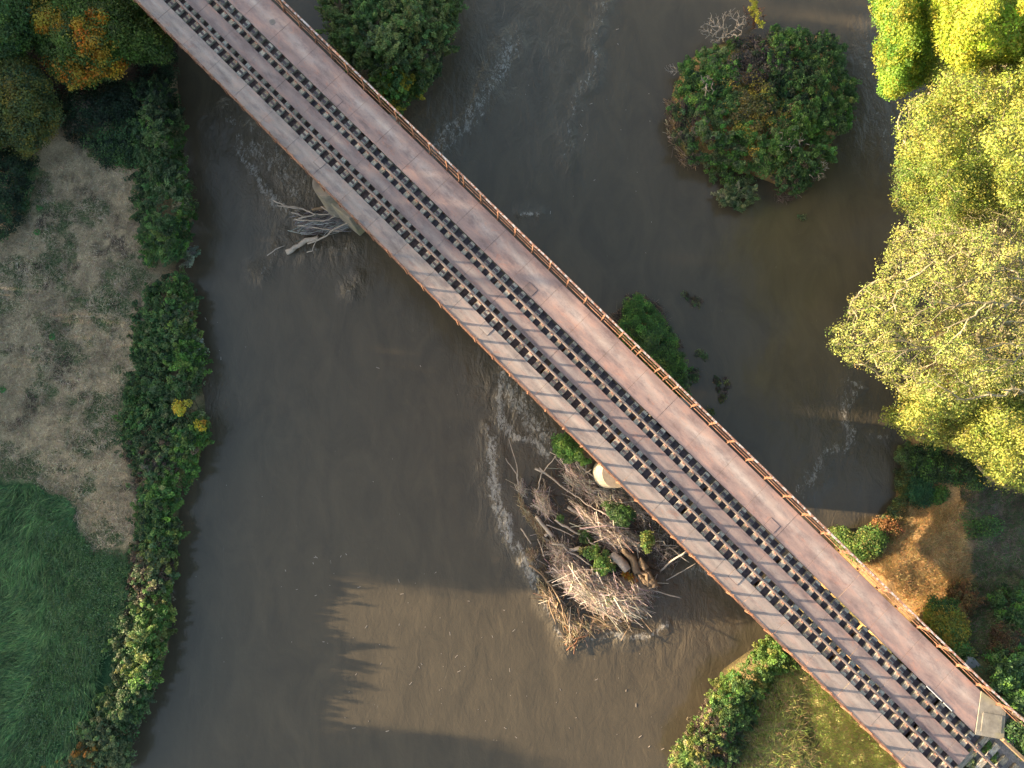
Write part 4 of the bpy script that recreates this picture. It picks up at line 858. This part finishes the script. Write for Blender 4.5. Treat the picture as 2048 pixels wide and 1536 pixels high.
# unseen woodland beyond the left edge, placed and sized for the shade it casts
def shade_woods(x, y, z0, h, s, n=200, m=95):
    a = rng.random(n) * 6.283; rr = np.sqrt(rng.random(n)) * s; zz = z0 + (h - z0) * rng.random(n) ** .8 * (.55 + .45 * np.sqrt(1 - (rr / s) ** 2))
    if h < 7: n = 420; m = 45; a = rng.random(n) * 6.283; rr = np.sqrt(rng.random(n)) * s; zz = z0 + (h - z0) * np.where(rng.random(n) < .5, rng.random(n), rng.uniform(.84, 1, n))
    T = np.stack([rr * np.cos(a), rr * np.sin(a), zz], 1)
    r = empty("tree", (x, y, 1.2), 0, "unseen woodland tree beyond the left edge, placed for its shade", "tree", "unseen woodland trees casting shade from the left")
    woody("trunk", (0, 0, -.4), T, M_BARK, r, .02)
    C = np.repeat(T, m, 0); o = rng.normal(size=(n * m, 3)); o /= np.linalg.norm(o, axis=1, keepdims=True)
    leaf_mesh("crown", C + o * (rng.random(n * m) ** .4 * .8)[:, None], o + [0, 0, .5], .26 * rng.uniform(.7, 1.3, n * m), palette(SUNY + MAP, n * m), M_LEAF, r)
for x, y, z0, h, s in [(-47, 15.5, .5, 14.5, 3.8), (-49, 20.5, .5, 15.5, 4), (-47, 26, .5, 15.5, 4), (-49, 32, .5, 16, 4), (-47, 38, .5, 16, 4), (-49, 44, .5, 16, 4), (-41, 24, .5, 9, 3), (-41, 33, .5, 9, 3.4),
                       (-46, 10, .5, 12.6, 3.4), (-47, 4.5, .5, 8.6, 3.2), (-46, 0, .5, 8.6, 2.9), (-52, 18, 2, 14.5, 3.8), (-52, 23.5, 2, 15, 3.8), (-52, 29, 2, 15, 3.8), (-47, 13.5, .5, 13.2, 2.2), (-50, 2.2, .3, 8.6, 2.6), (-50, 7, .3, 9.5, 2.6), (-45, -3.2, .2, 3.3, 2.6), (-43, -5.4, .2, 2.8, 2.6), (-45, -7.6, .2, 3.2, 2.6), (-43, -10, .2, 2.9, 2.6), (-45, -12, .2, 3.4, 2.6), (-47, -14.3, .3, 6.4, 2.9), (-44, -16.8, .3, 6.3, 2.9), (-47, -20.5, .3, 6.2, 3.2), (-47, -26.5, .3, 7, 3.4)]:
    shade_woods(x, y, z0, h, s)
RG = "shrubs on the right bank"
for lb, pl in (("green fringe of low plants along the waterline under the sunlit tree", [(1790, 890), (1830, 880), (1835, 960), (1815, 1005), (1795, 1000)]),
               ("low olive plants at the waterline above the bright green shrub", [(1790, 1000), (1812, 1010), (1790, 1048), (1758, 1060), (1745, 1050), (1768, 1035)])):
    bush("plant", lb, "plant", pl, .5, .1, 110, 55, .09, GG + OLV, group=RG, ground=True, edge=25, hmin=.3, r_cl=(.15, .32), stems=4)
for lb, pl, H, z0, n, per, ls, cs, kw in (
 ("bright green shrub at the water's edge beside the bridge railing", [(1665, 1062), (1700, 1075), (1735, 1060), (1768, 1050), (1770, 1080), (1745, 1110), (1715, 1118), (1690, 1095), (1665, 1075)], 1.3, .5, 150, 75, .11, BG + YG, {}),
 ("small shrub with red brown leaves behind the bright green shrub", [(1750, 1035), (1790, 1042), (1800, 1062), (1770, 1078), (1742, 1062)], 1.2, .8, 60, 60, .09, [(.22, .09, .04), (.16, .12, .04), (.28, .14, .05)], {}),
 ("yellow green shrub at the railing corner near the red brown one", [(1660, 1060), (1690, 1062), (1720, 1100), (1712, 1112), (1680, 1090)], 1.5, .6, 60, 60, .10, YG, {}),
 ("round dark green shrub on the shaded clearing under the trees", [(1820, 958), (1845, 955), (1862, 975), (1858, 1005), (1830, 1008), (1818, 985)], .9, 1.4, 90, 75, .09, [(.03, .10, .045), (.04, .12, .05)], {}),
 ("low plant with broad leaves right of the round dark shrub", [(1862, 985), (1885, 980), (1892, 1000), (1868, 1005)], .5, 1.4, 30, 40, .11, BG, {}),
 ("dark brambles at the foot of the sunlit tree by the river", [(1805, 900), (1860, 890), (1930, 915), (1985, 950), (1960, 975), (1890, 960), (1830, 950)], 1.3, 1.2, 230, 70, .11, DARK + DG + BG[:1], {}),
 ("shrub with small yellow leaves beside the railing on the sunlit bank", [(1850, 1220), (1890, 1205), (1925, 1215), (1930, 1255), (1925, 1290), (1905, 1300), (1880, 1270), (1855, 1245)], 1.6, 2.2, 200, 75, .10, [(.34, .28, .04), (.20, .24, .04), (.10, .17, .04), (.42, .32, .05)], {}),
 ("dull green shrub above the small yellow leaved shrub", [(1858, 1200), (1900, 1195), (1925, 1215), (1900, 1235), (1862, 1228)], 1.5, 2.0, 80, 70, .10, DG + BG, {}),
 ("rust brown dead bracken bush at the edge between sun and shade", [(1905, 1165), (1935, 1160), (1950, 1185), (1945, 1220), (1925, 1240), (1910, 1215), (1895, 1180)], 1.4, 2.0, 110, 60, .09, [(.20, .10, .04), (.26, .14, .05), (.13, .08, .03), (.16, .15, .05)], {"spray": 1.0}),
 ("dark rust brown dead bush in the shade near the wing wall", [(1980, 1270), (2010, 1255), (2035, 1275), (2025, 1305), (1990, 1305)], 1.0, 3.2, 90, 60, .08, [(.10, .055, .03), (.13, .075, .035), (.07, .08, .03)], {"spray": 1.0}),
 ("green bush left of the wing wall beneath the railing", [(1900, 1285), (1935, 1280), (1945, 1305), (1935, 1315), (1915, 1315)], 1.2, 2.8, 60, 60, .11, BG + YG, {}),
 ("dense green weeds right of the wing wall", [(1960, 1310), (2010, 1300), (2070, 1300), (2070, 1420), (2030, 1415), (1990, 1375), (1980, 1340)], .7, 3.6, 260, 60, .11, DG + BG, {"spray": 1}),
 ("dense shaded weeds in the right edge beyond the timber beam", [(2025, 1440), (2080, 1470), (2080, 1530), (2040, 1500), (2015, 1470)], .6, 4.5, 110, 60, .11, DG + BG[:1], {}),
 ("spreading green weeds in the shade at the right photo edge", [(1990, 1180), (2070, 1160), (2070, 1290), (2020, 1255), (1975, 1225)], .5, 2.0, 150, 50, .11, DG + BG, {"spray": 1}),
 ("green weeds scattered over the shaded earth at the right edge", [(1925, 1045), (1990, 1035), (2010, 1060), (1980, 1075), (1935, 1072)], .3, 1.5, 60, 26, .10, BG + DG, {}),
 ("orange leaved low shrub near the water on the sunlit bank", [(1775, 1010), (1810, 1015), (1830, 1050), (1800, 1060), (1775, 1040)], .5, 1.2, 60, 40, .08, [(.24, .15, .05), (.14, .14, .05)], {}),
 ("green weeds growing in the gravel between the sleepers and slab", [(1958, 1482), (1978, 1484), (1995, 1510), (2005, 1536), (1980, 1530), (1966, 1502)], .25, 6.4, 50, 36, .07, BG + YG, {"r_cl": (.08, .16)}),
 ("pale flowering weed tuft at the end of the centre walkway plate", [(1938, 1500), (1952, 1496), (1962, 1520), (1950, 1545), (1934, 1545)], .3, 6.5, 34, 50, .06, [(.34, .38, .22), (.20, .26, .10)], {"r_cl": (.08, .16)})):
    bush("shrub" if "shrub" in lb or "bush" in lb else "weeds" if "weeds" in lb else "bramble" if "bramble" in lb else "plant", lb, "shrub" if "shrub" in lb or "bush" in lb else "plant", pl, H, z0, n, per, ls, cs, group=RG, ground=True, edge=28, hmin=.3, flat=.6, stems=10, **kw)
q = sample_poly([(2015, 1318), (2045, 1310), (2060, 1340), (2045, 1370), (2020, 1355)], 130); b = P(2040, 1345, 3.4); r = empty("bare_bush", tuple(b), 0, "pale bare dead bush at the right photo edge beyond the wing wall", "bush", RG)
woody("branches", (0, 0, -.1), P(q[:, 0], q[:, 1], 4.8 + rng.random(130)) - b, M_WOODW, r, .012, sides=4, jit=.08, step=.25)
lowh = [(1558, 1268), (1590, 1300), (1600, 1330), (1560, 1345), (1525, 1370), (1512, 1400), (1505, 1440), (1480, 1470), (1470, 1545), (1340, 1545), (1350, 1500), (1375, 1475), (1388, 1445), (1405, 1425), (1420, 1390), (1428, 1365), (1460, 1340), (1490, 1325), (1512, 1300), (1530, 1285)]
split_bush(lowh, 900, [
 ((1560, 1300), 0, "sunlit bright bush tucked under the left edge of the bridge's lower end", BG + YG),
 ((1500, 1340), 0, "yellow green sunlit bush next below the bridge on the lower right bank", YG + BG),
 ((1445, 1375), 0, "brightest sunlit bush where the lower right bank juts into the river", YG + BG),
 ((1495, 1400), 0, "shaded green bush on the inland side of the lower right bank", DG + BG),
 ((1420, 1440), 0, "sunlit bush with dry brown stalks on the lower right bank", YG + BR),
 ((1470, 1460), 0, "deep green bush behind the bush with dry brown stalks", DG),
 ((1375, 1510), 0, "straw coloured sunlit bush at the bottom edge by the water", YG + [(.28, .24, .12)]),
 ((1440, 1520), 0, "dark bush with straw tips at the bottom edge of the photo", DG + BR)], "bush", "bush", 1.4, .5, 85, .115, 36, "bushes along the lower right bank", spray=.9)

# ------------------------------------------------------------------ grass and ground cover
def blades(name, label, poly, n, L, wd, lean, cols, zz=None, excl=None, cat="grass", lay=.5):
    q = sample_poly(poly, n); q = q + 44 * np.stack([fbm(q[:, 0] / 24., q[:, 1] / 24., 51, 3) - .5, fbm(q[:, 0] / 24., q[:, 1] / 24., 63, 3) - .5], 1)
    if excl is not None:
        q = q[~inpoly(q[:, 0], q[:, 1], excl)]
    b = P(q[:, 0], q[:, 1], .8)
    for _ in range(5): b = P(q[:, 0], q[:, 1], .4 * b[:, 2] + .6 * ground_z(b[:, 0], b[:, 1]))
    b[:, 2] = ground_z(b[:, 0], b[:, 1]) - .02
    keep = b[:, 2] > .03; b = b[keep]; n = len(b)
    ang = lean[0] + lean[1] * (fbm(b[:, 0] * .5, b[:, 1] * .5, 77, 3) - .5) * 6 + lean[2] * rng.normal(size=n)
    l = L * rng.lognormal(0, .35, n); h = np.stack([np.cos(ang), np.sin(ang), np.zeros(n)], 1)
    side = np.stack([-h[:, 1], h[:, 0], np.zeros(n)], 1) * (wd * rng.uniform(.6, 1.3, n))[:, None]
    up = np.array([0, 0, 1.]); mid = b + h * (l * .35 * lay)[:, None] + up * (l * .5 * (1 - .5 * lay))[:, None]
    tip = b + h * (l * (.3 + .6 * lay))[:, None] + up * (l * (.75 - .55 * lay))[:, None]
    V = np.stack([b - side, mid - side * .8, tip, mid + side * .8], 1).reshape(-1, 3); F = np.arange(n * 4).reshape(n, 4)
    tone = .5 + 1.0 * fbm(b[:, 0] * .8, b[:, 1] * .8, 31, 4)[:, None]
    cc = palette(cols, n, .2) * tone
    return tag(mesh_np(name, V, F, M_GRASS, col=np.repeat(cc, 4, 0)), label, cat, kind="stuff")
blades("long_grass", "long combed green grass in the lower left corner", [(-40, 965), (60, 965), (140, 1010), (175, 1090), (200, 1200), (190, 1300), (190, 1400), (120, 1545), (-40, 1545)], 90000, .55, .022, (-2.1, .55, .35), [(.06, .15, .05), (.085, .19, .06), (.12, .23, .08), (.045, .10, .04)], lay=.9)
q = sample_poly([(60, 985), (180, 1100), (262, 1110), (262, 1200), (235, 1280), (200, 1330), (160, 1420), (110, 1500), (60, 1545), (60, 1400), (110, 1250), (90, 1100)], 3400)
cz = P(q[:, 0], q[:, 1], 1.1); cz[:, 2] = ground_z(cz[:, 0], cz[:, 1]) + .25; ci = np.repeat(np.arange(len(cz)), 18)
pp = cz[ci] + rng.normal(size=(len(ci), 3)) * [.16, .16, .08]
tag(leaf_mesh("nettles", pp, rng.normal(size=(len(ci), 3)) * .45 + [0, 0, 1], .085 * rng.uniform(.6, 1.3, len(ci)), palette([(.07, .155, .055), (.10, .20, .065), (.055, .12, .042), (.12, .20, .10)], len(cz), .2)[ci] * (1 + .12 * rng.normal(size=(len(ci), 1))), M_LEAF, None), "bed of low green nettles between the long grass and the hedge", "nettles", kind="stuff")
FIELD = [(-40, 470), (30, 440), (80, 350), (130, 285), (200, 330), (265, 340), (275, 470), (300, 560), (262, 640), (255, 760), (238, 840), (245, 900), (270, 980), (265, 1080), (185, 1110), (140, 1010), (60, 960), (-40, 950)]
blades("dry_grass", "grey straw coloured cut grass lying over the field on the left", FIELD, 90000, .22, .011, (.6, .8, 1.3), [(.33, .26, .16), (.42, .34, .215), (.24, .185, .115), (.48, .41, .29)], lay=.95)
fp = sample_poly(FIELD, 60000); fb = P(fp[:, 0], fp[:, 1], 1.0)
gm = (fbm(fb[:, 0] * .5, fb[:, 1] * .5, 21, 5) * .7 + fbm(fb[:, 0] * 1.7, fb[:, 1] * 1.7, 33, 4) * .3 + sstep(150, 0, fp[:, 0]) * .06 + sstep(600, 1000, fp[:, 1]) * .03) > .545 + .03 * rng.normal(size=len(fp))
fb = fb[gm]; fb[:, 2] = ground_z(fb[:, 0], fb[:, 1]) + .04
tag(leaf_mesh("green_weeds", fb, rng.normal(size=(len(fb), 3)) * .5 + [0, 0, 1], .10 * rng.uniform(.5, 1.3, len(fb)), palette([(.06, .12, .045), (.09, .15, .06), (.05, .09, .04)], len(fb), .2), M_LEAF, None, .35), "green patches of low weeds in the straw coloured field", "weeds", kind="stuff")
FG = "rosette weeds in the straw field"
for lb, (x, y) in (("bright green thistle rosette at the left photo edge in the field", (5, 780)), ("bright green rosette above the middle of the straw field", (103, 673)), ("small green rosette near the top left of the field", (76, 465)), ("tiny pale rosette at the top of the straw field", (77, 415))):
    b = P(x, y, 1.1); b[2] = float(ground_z(np.array([b[0]]), np.array([b[1]]))[0]); n = 16; a = np.arange(n) * 2.4
    r = empty("thistle", tuple(b), 0, lb, "weed", FG); d = np.stack([np.cos(a), np.sin(a), np.full(n, .25)], 1)
    leaf_mesh("leaves", d * .16 * rng.uniform(.6, 1.1, (n, 1)) + [0, 0, .05], np.tile([0, 0, 1.], (n, 1)) + d * .3, np.full(n, .24), palette([(.08, .22, .06), (.10, .26, .08)], n, .1), M_LEAF, r, .3, d)
twigs("dry_stalks", "heaps of broken dry stalks where the field meets the left hedge", [([(215, 880), (265, 880), (285, 940), (275, 975), (235, 960)], 500, -40, 22, .35, .6, [(.28, .25, .22), (.2, .17, .14), (.36, .33, .29)]),
 ([(235, 975), (275, 975), (272, 1050), (235, 1040)], 300, -50, 30, .25, .5, [(.28, .25, .22), (.2, .17, .14)]), ([(110, 270), (170, 270), (200, 320), (140, 330), (100, 310)], 260, 60, 40, .2, .5, [(.24, .19, .17), (.14, .10, .09)]),
 ([(130, 190), (200, 190), (180, 225), (130, 230)], 80, -20, 30, 1.2, .7, [(.24, .24, .24), (.3, .3, .3)]), ([(140, 880), (185, 890), (180, 930), (150, 935)], 90, 10, 40, .12, .3, [(.10, .08, .07)])], "stalks")
blades("bank_grass", "dry orange grass and bracken on the sunlit right bank", [(1775, 1010), (1925, 1010), (1935, 1180), (1905, 1280), (1880, 1270), (1720, 1120), (1770, 1060)], 42000, .28, .013, (.3, .9, 1.2), [(.42, .24, .09), (.32, .18, .07), (.46, .32, .15), (.24, .21, .08)], lay=.8)
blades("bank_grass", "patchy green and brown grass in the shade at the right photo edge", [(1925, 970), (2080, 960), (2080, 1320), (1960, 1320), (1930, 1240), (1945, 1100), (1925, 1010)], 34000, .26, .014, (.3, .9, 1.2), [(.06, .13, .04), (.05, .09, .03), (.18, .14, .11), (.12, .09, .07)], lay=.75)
blades("bank_grass", "short mossy grass left of the lower end of the bridge", [(1590, 1310), (1660, 1370), (1740, 1450), (1830, 1545), (1440, 1545), (1480, 1450), (1515, 1390), (1560, 1340)], 90000, .30, .024, (.3, .9, 1.3), [(.19, .24, .06), (.14, .19, .05), (.26, .21, .10), (.20, .15, .08), (.24, .27, .07)], lay=.6)
q = sample_poly([(1520, 1380), (1590, 1320), (1660, 1380), (1830, 1545), (1470, 1545), (1490, 1440)], 15000); b = P(q[:, 0], q[:, 1], 1.4); k_ = fbm(b[:, 0] * .9, b[:, 1] * .9, 91, 3) > .5; b = b[k_]; b[:, 2] = ground_z(b[:, 0], b[:, 1]) + .08
ci = np.repeat(np.arange(len(b)), 4); tag(leaf_mesh("green_weeds", b[ci] + rng.normal(size=(len(ci), 3)) * [.06, .06, .03], rng.normal(size=(len(ci), 3)) * .5 + [0, 0, 1], .07 * rng.uniform(.6, 1.4, len(ci)), palette([(.14, .22, .04), (.10, .18, .04), (.2, .25, .06)], len(ci), .2), M_LEAF, None), "low leafy green weeds in the grass left of the bridge's lower end", "weeds", kind="stuff")
# specks and straws drifting on the water
q = np.concatenate([sample_poly([(600, 1110), (1050, 1160), (1100, 1250), (1300, 1300), (1350, 1500), (700, 1480)], 75), sample_poly([(400, 600), (950, 700), (980, 1100), (380, 1450)], 26), sample_poly([(880, 30), (1320, 60), (1300, 560), (1100, 450)], 26)])
m = MB()
for x, y in q:
    c = P(x, y, .05); a = random.uniform(0, 3.14); l = random.choice([.03, .04, .05, .12, .2]); dx, dy = math.cos(a) * l, math.sin(a) * l; wv = .012
    ux, uy = math.cos(a) * l / 2, math.sin(a) * l / 2; vx, vy = -math.sin(a) * wv, math.cos(a) * wv
    m.prism([(c[0] - ux - vx, c[1] - uy - vy), (c[0] + ux - vx, c[1] + uy - vy), (c[0] + ux + vx, c[1] + uy + vy), (c[0] - ux + vx, c[1] - uy + vy)], -.03, .016)
tag(m.build("floating_debris", M_WOODW), "tiny pale straws and specks drifting on the brown water", "debris", kind="stuff")
